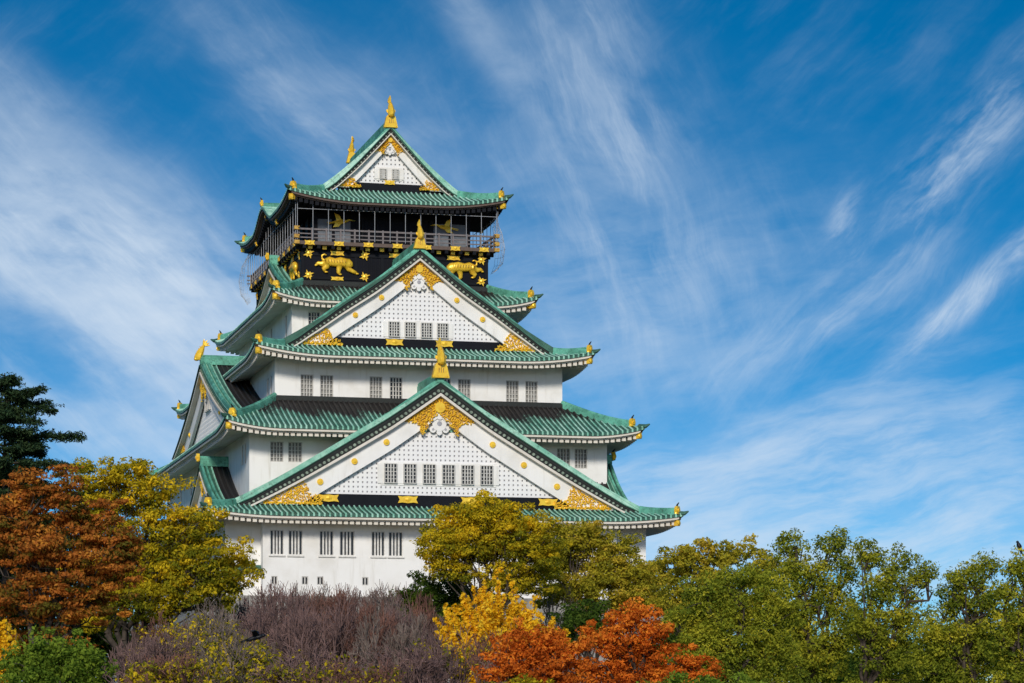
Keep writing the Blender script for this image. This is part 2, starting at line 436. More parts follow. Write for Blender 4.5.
def gold_cap(mb, p, dirv, k=1.0):
    """gold ridge-end tile: block with a flared collar and a small dark horn on top"""
    p = np.asarray(p, float); d = np.array([dirv[0], dirv[1], 0.0]); d /= np.linalg.norm(d); sd_ = np.array([-d[1], d[0], 0])
    def F(s, w_, z): return tuple(p + sd_ * s + d * w_ + np.array([0, 0, z]))
    mb.prism([(-.30 * k, -.35 * k), (.30 * k, -.35 * k), (.36 * k, .1 * k), (.22 * k, .45 * k), (-.22 * k, .45 * k), (-.36 * k, .1 * k)], -.12 * k, .22 * k, F, 0)
    mb.disc((0, .22 * k, .02 * k), .2 * k, .1 * k, 8, 0, F)
    mb.blob((-.30 * k, 0.05, -.3 * k), (.2 * k, .16 * k, .16 * k), 6, 4, 0, F); mb.blob((.30 * k, 0.05, -.3 * k), (.2 * k, .16 * k, .16 * k), 6, 4, 0, F)
    q0 = p + np.array([0, 0, .4 * k]); mb.tube([q0, q0 + d * .06 * k + (0, 0, .2 * k), q0 + d * .25 * k + (0, 0, .42 * k)], [.13 * k, .10 * k, .04], 6, 1)

def ridge_line(mb, pts, r=0.26, rows=2):
    """capped ridge: stacked courses with a round cap"""
    pts = np.asarray(pts, float)
    mb.tube(pts + (0, 0, -0.06), r * 1.15, 4, 0)
    mb.tube(pts + (0, 0, r * 0.75), r * 0.72, 8, 0)

def corner_pieces(R, roof_obj, inner_f, inner_s, start=0.9):
    """hip ridges with gold end caps above and gold rafter caps below each corner"""
    for sx in (-1, 1):
        for sy in (-1, 1):
            rg = MB(); gd = MB(); tip = MB()
            pts = []
            for k in np.linspace(0.07, 1.0, 12):
                df, ds = inner_f * k, inner_s * k
                z = R.z('front', R.a - ds, df)
                pts.append((sx * (R.a - ds), sy * (R.b - df), z + 0.22))
            ridge_line(rg, pts[1:][::-1], 0.27)
            dirv = (sx * inner_s, sy * inner_f)
            p1 = np.array(pts[1]) + (0, 0, 0.12)
            gold_cap(gd, p1, dirv, .85)
            z0 = R.z('front', R.a, 0)
            tip.tube([np.array(pts[0]) + (0, 0, -.15), (sx * (R.a + .08), sy * (R.b + .08), z0 + .08), (sx * (R.a + .34), sy * (R.b + .34), z0 + .24)], [.22, .18, .06], 6, 0)
            d = np.array(dirv) / np.linalg.norm(dirv)
            q = np.array([sx * (R.a - .42), sy * (R.b - .42), z0 - .72])
            def F(s_, w_, z): return (q[0] - d[1] * s_ + d[0] * w_, q[1] + d[0] * s_ + d[1] * w_, q[2] + z)
            kb(gd, 'corner_ornament', ['gold', 'dark_copper'], roof_obj); gd = MB()
            gd.box((-.22, -.6, -.26), (.22, .14, .26), 0, F); gd.blob((0, .14, -.02), (.26, .12, .26), 8, 4, 0, F)
            kb(rg, 'hip_ridge', 'ridge', roof_obj); kb(tip, 'corner_tip', 'pan', roof_obj); kb(gd, 'rafter_cap', ['gold', 'dark_copper'], roof_obj)

# ------------------------------------------------------------------ windows and walls
def window(parent, F, s0, s1, z0, z1, w0, style='grid', nx=3, nz=4, name='window'):
    mb = MB(); wp = w0 - 0.26
    pane = 1 if style != 'grey' else 2
    mb.add([F(s0 - .02, wp, z0 - .02), F(s1 + .02, wp, z0 - .02), F(s1 + .02, wp, z1 + .02), F(s0 - .02, wp, z1 + .02)], [(0, 1, 2, 3)], pane)
    fw = 0.07
    for (a, b, c, d) in ((s0, s0 + fw, z0, z1), (s1 - fw, s1, z0, z1), (s0 + fw, s1 - fw, z0, z0 + fw), (s0 + fw, s1 - fw, z1 - fw, z1)):
        mb.box((a, wp + .03, c), (b, w0 - .05, d), 0, F)
    bw = 0.05 if style != 'slats' else 0.07
    for i in range(1, nx + 1):
        s = s0 + fw + (s1 - s0 - 2 * fw) * i / (nx + 1)
        mb.box((s - bw, wp + .05, z0 + fw), (s + bw, w0 - .08, z1 - fw), 0, F)
    if style != 'slats':
        for j in range(1, nz + 1):
            z = z0 + fw + (z1 - z0 - 2 * fw) * j / (nz + 1)
            mb.box((s0 + fw, wp + .04, z - .028), (s1 - fw, w0 - .12, z + .028), 0, F)
    else:
        mb.box((s0 - .10, w0 + .002, z0 - .14), (s1 + .10, w0 + .12, z0 - .02), 0, F)
    kb(mb, name, ['bar_white' if style == 'slats' else 'bar', 'pane', 'pane_grey'], parent)

def wall_face(mb, F, s0, s1, z0, z1, w0, holes, depth=0.34):
    ss = sorted({s0, s1} | {h[0] for h in holes} | {h[1] for h in holes})
    zs_ = sorted({z0, z1} | {h[2] for h in holes} | {h[3] for h in holes})
    for i in range(len(ss) - 1):
        for j in range(len(zs_) - 1):
            cs_, cz = (ss[i] + ss[i + 1]) / 2, (zs_[j] + zs_[j + 1]) / 2
            if any(h[0] < cs_ < h[1] and h[2] < cz < h[3] for h in holes): continue
            mb.add([F(ss[i], w0, zs_[j]), F(ss[i + 1], w0, zs_[j]), F(ss[i + 1], w0, zs_[j + 1]), F(ss[i], w0, zs_[j + 1])], [(0, 1, 2, 3)])
    for (a, b, c, d) in holes:
        q = [(a, c), (b, c), (b, d), (a, d)]
        for k in range(4):
            (x0, y0), (x1, y1) = q[k], q[(k + 1) % 4]
            mb.add([F(x0, w0, y0), F(x1, w0, y1), F(x1, w0 - depth, y1), F(x0, w0 - depth, y0)], [(0, 1, 2, 3)])

def storey(hx, hy, z0, z1, fwin, swin, mat='plaster', name='storey_wall'):
    """fwin / swin: lists of (s0, s1, z0, z1, style, nx, nz) on the front / the left and right faces"""
    mb = MB()
    wins = {'front': fwin, 'left': swin, 'right': swin, 'back': fwin}
    for side in SIDES:
        hw, off = (hx, hy) if side in ('front', 'back') else (hy, hx)
        wall_face(mb, frame(side), -hw, hw, z0, z1, off, [x[:4] for x in wins[side]])
    o = kb(mb, name, mat)
    for side in ('front', 'left', 'right'):
        off = hy if side in ('front', 'back') else hx
        for x in wins[side]: window(o, frame(side), *x[:4], off, *x[4:])
    return o

# ------------------------------------------------------------------ gables
rng = np.random.default_rng(7)
def filigree(mb, F, inside, s0, s1, z0, z1, w0, step=0.17, fill=.94):
    """gold openwork: leaves and scrolls packed into a region"""
    s = s0
    row = 0
    while s < s1:
        z = z0 + (row % 2) * step / 2
        while z < z1:
            a, b = s + rng.uniform(-.3, .3) * step, z + rng.uniform(-.3, .3) * step
            if inside(a, b) and rng.random() < fill:
                L = step * rng.uniform(.5, .85)
                mb.blob((a, w0 + .04, b), (L, .10, L * rng.uniform(.4, .65)), 6, 4, 0, F, rng.uniform(0, pi))
            z += step
        s += step * 0.9; row += 1

def gable(side, off, cs, zb, S, prof, k=1.0, run_back=5.0, wins=None, band=True, full=True, rows=10, sgap=0.0, roof=None, lattice=True, slopes=True, pat=None, roundels=(0.42, 0.6, 0.78), ck=None, ft=None):
    ck = ck or k; ft = ft or (3.4 * k, 1.9 * k)
    """A roofed gable. off: distance of the verge plane from the keep's centre, S: half span, prof(|s|): height of the roof surface, zb: foot of the gable face"""
    F0 = frame(side, 0.0, cs)
    def F(s, w_, z): return F0(s, off + w_, z)
    g = MB()                                    # the boarded face: recess + lattice
    ss = np.linspace(-S, S, 61)
    o_c, o_b, o_l = .84 * k, 1.10 * k, 2.85 * k     # undersides: tile ends, edge board, broad board
    tp = lambda s: 1 - .5 * min(1, abs(s) / S) ** 3
    wl = -0.95
    # recess panel
    xs = [x for x in np.linspace(-S, S, 81) if prof(abs(x)) - o_b * tp(x) > zb]
    P = np.array([[F(x, wl - .12, zb), F(x, wl - .12, prof(abs(x)) - o_b * tp(x))] for x in xs])
    g.grid(P, mi=1 if lattice else 0)
    zband = zb + (1.0 * k if band else 0.0)
    if lattice:
        st = 0.40
        lim = lambda x: prof(abs(x)) - o_l + 0.25
        nx = int(S / st)
        for i in range(-nx, nx + 1):
            x = i * st; zt = lim(x)
            if zt > zband + .1: g.box((x - .135, wl - .11, zband), (x + .135, wl, zt), 0, F)
        z = zband + .05
        while z < prof(0) - o_l + .2:
            good = [x for x in np.linspace(0, S, 200) if lim(x) > z]
            if good: x = good[-1]; g.box((-x, wl - .115, z - .12), (x, wl - .004, z + .12), 0, F)
            z += st
    face = kb(g, 'gable', ['lattice', 'lattice_back'])
    # roof surfaces behind the verge
    if slopes:
        r = MB()
        for sg in (-1, 1):
            n = max(2, int(run_back / PITCH)); offs = [(0.0, 0.0), (0.3, 0.0), (0.36, 0.10), (0.5, 0.15), (0.64, 0.10), (0.7, 0.0)]
            cw, ch, cm = [], [], []
            for i in range(n):
                for q, (fo, h) in enumerate(offs): cw.append(-(i + fo) * run_back / n); ch.append(h); cm.append(0 if q in (0, 5) else 1)
            cw.append(-run_back); ch.append(0)
            P = np.zeros((len(cw), rows + 1, 3)); A_ = np.ones((len(cw), rows + 1))
            for i, (w_, h) in enumerate(zip(cw, ch)):
                for j in range(rows + 1):
                    s = S * j / rows
                    P[i, j] = F(sg * s, w_, prof(s) + h)
                    if pat: A_[i, j] = pat(s, w_)
            r.grid(P, att=A_, cols=cm[:len(cw) - 1])
        kb(r, 'gable_roof', ['pan', 'roll'], face)
    # verge: descending ridges, tile ends, edge board
    rg = MB()
    for sg in (-1, 1):
        for (w_, r_, hgt) in ((-0.42 * k, .25 * k, .18), (-1.05 * k, .22 * k, .16)):
            sl = np.linspace(0.0, S, 22)
            pts = np.array([F(sg * s, w_, prof(s) + hgt) for s in sl])
            ridge_line(rg, pts, r_)
    kb(rg, 'verge_ridge', 'ridge', face)
    ve = MB()
    def ribbon(mb, zt, zb_, wf, wb, mi):
        P = np.zeros((len(ss), 5, 3))
        for i, s in enumerate(ss):
            z = prof(abs(s)); h = tp(s); P[i] = [F(s, wf, z - zt * h), F(s, wf, z - zb_ * h), F(s, wb, z - zb_ * h), F(s, wb, z - zt * h), F(s, wf, z - zt * h)]
        mb.grid(P, mi=mi)
    ribbon(ve, -.06, .26 * k, -0.14, -0.45, 0)
    ribbon(ve, .22 * k, o_c, -0.22, -0.75, 0)
    arc = np.concatenate([[0], np.cumsum([math.hypot(S / 200, prof(S * (i + 1) / 200) - prof(S * i / 200)) for i in range(200)])])
    nd = int(arc[-1] / 0.43)
    for sg in (-1, 1):
        for i in range(nd):
            s = np.interp((i + .5) / nd * arc[-1], arc, np.linspace(0, S, 201))
            ve.disc((sg * s, -0.35, prof(s) - .55 * k * tp(s)), .135 * k * tp(s) ** .5, .28, 7, 1, F)
    kb(ve, 'verge_tile_row', ['dark_copper', 'tile_end', 'ridge'], face)
    bb = MB()
    ribbon(bb, o_c, o_b, -0.02, -0.62, 0)
    kb(bb, 'edge_board', 'trim', face)
    bb = MB()
    P = []
    s_in = [s for s in np.linspace(-S, S, 121) if prof(abs(s)) - o_b * tp(s) - .02 > zb]
    for s in s_in:
        z = prof(abs(s)); zl = max(zb + .01, z - o_l)
        z1_ = z - o_b * tp(s) + .01; P.append([F(s, -.50, z1_), F(s, -.50, zl), F(s, -.80, zl), F(s, -.80, z1_)])
    bb.grid(np.array(P))
    # dark bead below the bargeboard, white pendant
    kb(bb, 'bargeboard', 'plaster', face)
    pz = prof(0) - o_l - .05 * k
    pd = MB()
    pd.disc((0, -.72, pz - .55 * k), .62 * k, .14, 14, 0, F); pd.disc((0, -.6, pz + .15 * k), .34 * k, .14, 10, 0, F)
    for sg in (-1, 1):
        for (a, b, r_) in ((.78, -.15, .36), (1.35, -.42, .30), (.55, -1.0, .30), (1.9, -.8, .24)):
            pd.disc((sg * a * k, -.74, pz + b * k), r_ * k, .12, 10, 0, F); pd.disc((sg * a * k, -.62, pz + b * k), r_ * .38 * k, .02, 8, 1, F)
    pd.disc((0, -.59, pz - .5 * k), .22 * k, .04, 8, 1, F); pd.disc((0, -.72, pz - 1.25 * k), .26 * k, .12, 8, 0, F)
    kb(pd, 'pendant', ['plaster', 'lattice_back'], face)
    # gold
    gd = MB(); gw = -.46
    top = lambda s: prof(abs(s)) - o_b * tp(s) - .03
    L = 3.05 * ck
    def crest(s, z):
        q = abs(s) / L
        if q > 1 or z > top(s): return False
        T = np.interp(q, [0, .22, .42, .52, .58, .7, 1.0], [1.45, 1.6, 2.2, 2.35, 1.35, .75, .12]) * ck
        return z > top(s) - T
    zt = prof(0) - o_b
    P = np.array([[F(s, gw - .03, top(s)), F(s, gw - .03, top(s) - .78 * np.interp(abs(s) / L, [0, .22, .42, .52, .58, .7, 1.0], [1.45, 1.6, 2.2, 2.35, 1.35, .75, .12]) * ck)] for s in np.linspace(-L, L, 31)])
    gd.grid(P, mi=1)
    filigree(gd, F, crest, -L, L, zt - 4.5 * k, zt, gw, .19 if k > .7 else .15)
    gd.disc((0, gw, zt - .95 * ck), .46 * ck, .17, 16, 0, F)
    kb(gd, 'gold_crest', ['gold', 'gold_dark'], face)
    if full:
        s2 = max(s for s in np.linspace(0, S, 200) if top(s) > zb + .15); s1 = s2 - ft[0]
        def foot(s, z):
            a = abs(s)
            if a < s1 or a > s2 or z > top(s) or z < zb + .04: return False
            q = (a - s1) / (s2 - s1)
            return z < zb + np.interp(q, [0, .12, .2, .28, .36, .5, 1], [.26, .38, .32, .7, 1.0, .92, .8]) * ft[1]
        for sg in (-1, 1):
            gd = MB(); a_, b_ = sorted((sg * s1, sg * s2)); filigree(gd, F, foot, a_, b_, zb, zb + ft[1], gw, .19 if k > .7 else .15, .95)
            P = np.array([[F(sg * s, gw - .02, zb + .06), F(sg * s, gw - .02, zb + .24)] for s in np.linspace(s1 + .1, s2 - .1, 12)]); gd.grid(P)
            kb(gd, 'gold_foot_ornament', ['gold', 'gold_dark'], face)
    for q in roundels:
        for sg in (-1, 1):
            s = q * S; rr = MB(); zc = prof(s) - o_b - .80 * k
            rr.disc((sg * s, gw - .03, zc), .27 * k ** .5, .10, 12, 0, F); rr.disc((sg * s, gw + .07, zc), .12, .06, 8, 0, F)
            kb(rr, 'gold_roundel', 'gold', face)
    if band:
        b = MB(); sb = max([s for s in np.linspace(0, S, 200) if prof(s) - o_b * tp(s) > zb + .05])
        P = np.array([[F(s, wl + .25, zb - .3), F(s, wl + .25, min(zband, prof(abs(s)) - o_b * tp(s)))] for s in np.linspace(-sb, sb, 60)])
        b.grid(P)
        kb(b, 'dark_band', 'band', face)
    if wins:
        wn, ww, gap, z0, z1 = wins
        tot = wn * ww + (wn - 1) * gap
        wp = MB(); wp.box((-tot / 2 - .3, wl - .05, z0 - .15), (tot / 2 + .3, wl + .06, z0 - .002), 0, F)
        wp.box((-tot / 2 - .3, wl - .05, z1 + .002), (tot / 2 + .3, wl + .06, z1 + .15), 0, F)
        for i in range(wn + 1):
            x = -tot / 2 + i * (ww + gap) - gap
            wp.box((x + .01, wl - .05, z0 - .001), (x + gap - .01, wl + .10, z1 + .001), 0, F)
        kb(wp, 'window_surround', 'plaster', face)
        for i in range(wn):
            x = -tot / 2 + i * (ww + gap); window(face, F, x, x + ww, z0, z1, wl + .30, 'grid', 3, 4)
    return face, F

def plate(F, s, z, w0, wd, ht, parent, name='gold_fitting'):
    """flat gold fitting with forked ends"""
    mb = MB(); a, b = wd / 2, ht / 2
    mb.prism([(-a, -b), (-a * .55, -b * .8), (0, -b), (a * .55, -b * .8), (a, -b), (a * .82, 0), (a, b), (a * .55, b * .8), (0, b), (-a * .55, b * .8), (-a, b), (-a * .82, 0)], w0, w0 + .06, lambda p, q, r: F(p + s, q, r + z))
    mb.blob((s, w0 + .06, z), (wd * .16, .06, ht * .3), 6, 4, 0, F)
    return kb(mb, name, 'gold', parent)

def star(F, s, z, w0, r, parent):
    mb = MB(); n = 8; poly = []
    for i in range(n * 2):
        a = 2 * pi * i / (2 * n) + pi / 8; rr = .86 * r * (1.0 if i % 2 == 0 else .55) * (1.25 if (i // 2) % 2 == 0 else .85)
        poly.append((rr * cos(a), rr * sin(a) * .95))
    mb.prism(poly, w0, w0 + .07, lambda p, q, k: F(p + s, q, k + z)); mb.blob((s, w0 + .07, z), (r * .35, .10, r * .35), 8, 4, 0, F)
    return kb(mb, 'gold_star_fitting', 'gold', parent)

def shachi(p, dirv, k=1.0, base=True, name='roof_finial'):
    """gold dolphin-fish on the ridge end, tail in the air; with a bell-shaped gold ridge tile below it"""
    mb = MB(); p = np.asarray(p, float); d = np.array([dirv[0], dirv[1], 0.0]); sd_ = np.array([-d[1], d[0], 0])
    def F(s, w_, z): return tuple(p + sd_ * s * k + d * w_ * k + np.array([0, 0, z * k]))
    z0 = 0.0
    if base:
        mb.prism([(-.66, -.1), (.66, -.1), (.60, .18), (.50, .62), (.42, .95), (.2, 1.12), (-.2, 1.12), (-.42, .95), (-.50, .62), (-.60, .18)], -.25, .35, F, 0)
        for s in (-.17, 0, .17): mb.box((s - .035, .35, .30), (s + .035, .39, .82 - abs(s)), 1, F)
        mb.blob((-.5, .1, 0), (.2, .3, .18), 6, 4, 0, F); mb.blob((.5, .1, 0), (.2, .3, .18), 6, 4, 0, F)
        z0 = .95
    path = [(.42, .0), (.40, .25), (.28, .55), (.15, .85), (0.02, 1.1), (-.08, 1.32), (-.18, 1.5)]
    rad = [.36, .42, .40, .34, .27, .19, .11]
    mb.tube([F(0, a, b + z0) for a, b in path], [r * k for r in rad], 8, 0, flat=.85)
    mb.blob((0, .55, z0 + .10), (.22, .30, .22), 8, 5, 0, F)                     # snout
    for s in (-1, 1):
        mb.blob((s * .24, .50, z0 + .32), (.07, .07, .07), 6, 4, 1, F)           # eyes
        mb.prism([(s * .25, z0 + .25), (s * .46, z0 + .50), (s * .40, z0 + .68), (s * .20, z0 + .55)], .12, .20, F, 0)      # pectoral fins
    for (a, b, l) in ((.45, .75, .30), (.32, 1.0, .26), (.18, 1.2, .22)):       # back spines
        mb.tube([F(0, a - .12, b + z0 - .05), F(0, a + l * .4, b + z0 + .16)], [.09 * k, .02], 5, 0)
    for (dx_, dz_) in ((-.55, .22), (-.35, .48), (-.02, .58), (-.62, -.02)):     # tail fan
        mb.tube([F(dx_ * .2, -.12, z0 + 1.42), F(dx_ * .15, -.16 + dx_ * .55, z0 + 1.5 + dz_ * .6), F(0, -.16 + dx_, z0 + 1.5 + dz_)], [.10 * k, .11 * k, .02], 5, 0)
    return kb(mb, name, ['gold', 'gold_dark'], None)

# ================================================================== the roofs
R1 = Roof(20.7, 35.8, 17.07, 0, 0, 3.2, 3.2, .55, None, ((0, 2, 3, 3.9, 5.56, 8.7, 11.9, 16.5, 20.7, 22), (0, .45, .72, 1.1, 2.1, 3.9, 5.85, 8.65, 11.6, 12.5)))
R2 = Roof(18.4, 31.9, 24.75, .36, .0070, 7.5, 5.45, .70)
R3 = Roof(15.2, 27.4, 31.65, 0, 0, 3.0, 3.0, .80, None, ((0, 2, 3, 3.9, 5.1, 8.3, 11.5, 15.2, 17), (0, .45, .75, 1.2, 2.2, 4.6, 6.75, 9.7, 11.15)))
R4 = Roof(12.3, 18.5, 37.72, .33, .0110, 5.1, 3.6, .80)
def kara(u):                                    # the undulating eave of the top roof's long sides
    x = abs(u + 0.5)
    return 1.75 * math.exp(-(x / 3.4) ** 2) - .12 * math.exp(-((x - 6) / 2) ** 2)
R5 = Roof(10.3, 15.3, 47.25, 0, 0, 3.9, 3.9, .85, kara, ((0, 2, 3.9, 4.8, 7.3, 10.3, 12), (0, .62, 1.35, 1.85, 4.3, 7.55, 9.4)))

def irimoya(R, g, hy_in, body, name='roof', pat=None, back_to=8.0):
    """hipped skirt all round with the long slopes rising to a ridge in front of the storey above.
    body: (half width, half depth) of the storey that stands through this roof, or None for the top roof"""
    mb = MB()
    for side in ('front', 'back'):
        tile_panel(mb, R, side, lambda u: min(g + .5, R.hip(side, u)), 6, pat)
    bv = R.b - g
    for side in ('left', 'right'):
        def dm(u):
            if abs(u) > bv + 1e-6: return R.hip(side, u)
            if body and abs(u) < body[1] - .3: return R.a - body[0] + .3
            return R.a
        tile_panel(mb, R, side, dm, 14, pat)
    o = kb(mb, name, ['pan', 'roll'])
    corner_pieces(R, o, g, g)
    return o

def skirt(R, name='roof', pat=None):
    mb = MB()
    for side in SIDES: tile_panel(mb, R, side, lambda u: min(R.ins[side] + .1, R.hip(side, u)), 10, pat)
    o = kb(mb, name, ['pan', 'roll'])
    corner_pieces(R, o, R.ins['front'], R.ins['left'])
    return o

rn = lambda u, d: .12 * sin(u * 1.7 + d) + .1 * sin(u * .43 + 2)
roof1 = irimoya(R1, 3.0, 0, (15.9, 28.8), pat=lambda u, d: .95 - .12 * d if d < 3 else .8)
eave(R1, 3.2, 2.3, roof1)
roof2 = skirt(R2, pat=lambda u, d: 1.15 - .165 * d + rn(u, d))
eave(R2, 3.1, 2.55, roof2)
roof3 = irimoya(R3, 3.0, 0, (8.8, 13.4))
eave(R3, 3.0, 2.25, roof3)
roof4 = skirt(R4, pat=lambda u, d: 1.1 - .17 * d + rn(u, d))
eave(R4, 2.3, 2.2, roof4)
roof5 = irimoya(R5, 3.9, 0, None)
eave(R5, 3.5, 3.1, roof5, white=False, slope=.10)

# flashing courses where the skirt roofs meet the wall above
for R_, hx, hy in ((R2, 12.95, 24.4), (R4, 8.7, 13.4)):
    z = R_.zm + R_.P(R_.ins['front']); ro = roof2 if R_ is R2 else roof4
    for side in ('front', 'left', 'right'):
        hw, off = (hx, hy) if side == 'front' else (hy, hx)
        mb = MB(); mb.box((-hw + .02, off + .004, z - .1), (hw - .02, off + .30, z + .26), 0, frame(side)); mb.box((-hw + .02, off + .004, z + .262), (hw - .02, off + .18, z + .36), 0, frame(side))
        kb(mb, 'flashing', 'dark_copper', ro)
# ================================================================== storeys
def pr_(l): return l + [(-b, -a, *r) for a, b, *r in l]
z0, z1 = 13.78, 15.88
s1w = pr_([(-14.8, -13.62, z0, z1, 'slats', 3, 0), (-13.24, -12.02, z0, z1, 'slats', 3, 0), (-10.6, -9.38, z0, z1, 'slats', 3, 0), (-8.88, -7.6, z0, z1, 'slats', 3, 0), (-6.15, -4.98, z0, z1, 'slats', 3, 0), (-4.68, -3.43, z0, z1, 'slats', 3, 0)])
loop = pr_([(-14.68, -14.16, 11.3, 12.0, 'grid', 1, 0), (-12.1, -11.55, 11.3, 12.0, 'grid', 1, 0), (-10.8, -10.25, 11.3, 12.0, 'grid', 1, 0), (-6.95, -6.4, 11.3, 12.0, 'grid', 1, 0), (-2.5, -1.95, 11.3, 12.0, 'grid', 1, 0)])
sidew = [(x, x + 1.1, 13.8, 15.9, 'slats', 3, 0) for x in (-28, -20, -12, -4, 4, 12, 20)]
storey(18.4, 32.2, 9.0, 17.25, [], sidew)
mb = MB()
F = frame('front')
wall_face(mb, F, -15.4, 15.4, 9.0, 17.15, 33.4, [h[:4] for h in s1w + loop])
for sx in (-1, 1): mb.add([(sx * 15.4, -33.4, 9.0), (sx * 15.4, -32.2, 9.0), (sx * 15.4, -32.2, 17.15), (sx * 15.4, -33.4, 17.15)], [(0, 1, 2, 3)])
bay = kb(mb, 'storey_wall', 'plaster')
for h in s1w + loop: window(bay, F, *h[:4], 33.4, *h[4:])
# small tiled ledge at the foot of the set-back wall, left and right of the bay
for sx in (-1, 1):
    mb = MB(); x0, x1 = sorted((sx * 15.45, sx * 18.3))
    mb.box((x0, -32.9, 12.55), (x1, -32.1, 12.75), 0); mb.box((x0, -32.6, 12.75), (x1, -32.1, 12.95), 0)
    kb(mb, 'ledge', 'pan')
z0, z1 = 22.0, 23.75
storey(15.85, 28.8, 17.5, 25.35, pr_([(-14.05, -12.9, z0, z1, 'grey', 3, 4), (-12.5, -11.28, z0, z1, 'grey', 3, 4)]), [(24.3, 25.3, z0, z1, 'grey', 3, 4), (26.0, 27.0, z0, z1, 'grey', 3, 4)] + [(x, x + 1.1, z0, z1, 'grey', 3, 4) for x in (2, -10, -18)])
z0, z1 = 28.05, 30.1
storey(12.95, 24.4, 26.0, 32.1, pr_([(-10.68, -9.55, z0, z1, 'grey', 3, 4), (-8.95, -7.78, z0, z1, 'grey', 3, 4), (-4.55, -3.4, z0, z1, 'grey', 3, 4), (-2.75, -1.6, z0, z1, 'grid', 3, 4)]),
       [(20.0, 21.0, z0, z1, 'grey', 3, 4), (21.8, 22.8, z0, z1, 'grey', 3, 4)] + [(x, x + 1.1, z0, z1, 'grey', 3, 4) for x in (8, 0, -8)])
storey(10.1, 16.2, 31.5, 38.3, pr_([(-8.6, -7.5, 34.9, 36.8, 'grid', 3, 4)]), [(12.6, 13.5, 34.9, 36.8, 'grid', 3, 4), (4, 5, 34.9, 36.8, 'grid', 3, 4)])

# ================================================================== gables
def prof_of(R, side='front'):
    def p(s):
        d = R.a - s
        e = d
        return R.zm + R.P(max(0, d)) + R.lift * max(0, 1 - e / R.ell) ** 2 * max(0, 1 - 3.0 / 6.0)
    return p
def main_gable(R, g, k, zb, wins, run, roundels, ck, ft, side='front'):
    S = R.a - g + .15
    face, F = gable(side, R.b - g, 0, zb, S, prof_of(R), k, run, wins, slopes=False, roundels=roundels, ck=ck, ft=ft)
    # ridge along the top
    mb = MB(); zt = R.zm + R.P(R.a)
    pts = [F(0, w_, zt + .35) for w_ in np.linspace(-.15, -run, 6)]
    mb.tube(pts, .42, 4, 0); mb.tube(np.array(pts) + (0, 0, .42), .26, 8, 0)
    kb(mb, 'main_ridge', 'ridge', face)
    return face, F, zt
g1, FG1, zt1 = main_gable(R1, 3.0, 1.0, 18.1, (6, 1.12, .56, 20.1, 21.8), 9.0, (.26, .415, .58), 1.0, (5.3, 2.3))
g3, FG3, zt3 = main_gable(R3, 3.0, .80, 32.75, (4, 1.0, .46, 33.75, 35.1), 11.5, (.275, .465), .74, (3.6, 1.6))
g5, FG5, zt5 = main_gable(R5, 3.9, .55, 49.2, (2, .66, .5, 50.2, 51.15), 11.0, (), .47, (2.0, .95))
shachi(FG1(0, -.25, zt1 + .55), (0, -1), 1.12)
shachi(FG3(0, -.25, zt3 + .25), (0, -1), .84)
shachi(FG5(0, -.3, zt5 + .15), (0, -1), .98)
shachi((0, 8.2, zt5 + .6), (0, 1), .85, base=True)
mb = MB(); mb.tube([(0, -.38, zt5 + .35), (0, 8.6, zt5 + .35)], .42, 4); mb.tube([(0, -.38, zt5 + .77), (0, 8.6, zt5 + .77)], .26, 8); kb(mb, 'main_ridge', 'ridge', roof5)
for s in (-2.75, 2.75, -9.6, 9.6): plate(FG1, s, 18.72, -.62, 1.75, .62, g1)
for s in (-2.2, 2.3): plate(FG3, s, 33.25, -.62, 1.6, .55, g3)
plate(FG5, 0, 49.85, -.62, 1.0, .42, g5)
for s in (-3.2, 2.6, 3.4): pass

def side_gable(side, off, cs, zA, S, drop, k, run, wins, fk, ridge_in, pat=None):
    def prof(s):
        q = s / S
        return zA - drop * (1.30 * q - .30 * q * q)
    face, F = gable(side, off, cs, zA - drop + .2, S, prof, k, run, wins, band=False, full=True, slopes=True, pat=pat, roundels=(.5,), ft=(3.4 * k, 1.8 * k))
    mb = MB(); pts = [F(0, w_, zA + .3) for w_ in np.linspace(-.1, -ridge_in, 4)]
    mb.tube(pts, .40, 4, 0); mb.tube(np.array(pts) + (0, 0, .40), .25, 8, 0); kb(mb, 'main_ridge', 'ridge', face)
    return face, F
shel = lambda s, w_: 1.0 if w_ > -1.6 else .05
for side, sg in (('left', 1),):
    f2, F2 = side_gable(side, 16.9, 4.3 * sg, 33.2, 21.0, 7.0, .8, 7.0, (3, .75, .35, 28.9, 30.3), .9, 8, pat=shel)
    shachi(F2(0, -.3, 33.2 + .45), ((-1, 0) if side == 'left' else (1, 0)), .95, base=False)
    f4, F4 = side_gable(side, 10.2, 3.2 * sg, 43.0, 9.6, 3.5, .5, 3.0, None, .6, 2.6, pat=lambda s, w_: 1.0)
    for FF, z, kk in ((F4, 43.0, .8),):
        gd = MB(); q = FF(0, .05, z + .75); gold_cap(gd, q, (-1 if side == 'left' else 1, 0), kk); kb(gd, 'ridge_ornament', ['gold', 'dark_copper'])
RGY = -26.5
for side, cs_, of_ in (('left', 16.2, 18.5), ('right', RGY, 17.0)):
    f1, F1 = side_gable(side, of_, cs_, 22.6, 9.2 if side == 'left' else 5.6, 3.9, .6, 3.2, None, .6, 3.2, pat=lambda s, w_: 1.0 if w_ > -1.2 else .05)
    gd = MB(); gold_cap(gd, F1(0, .05, 23.35), (-1 if side == 'left' else 1, 0), .85); kb(gd, 'ridge_ornament', ['gold', 'dark_copper'])
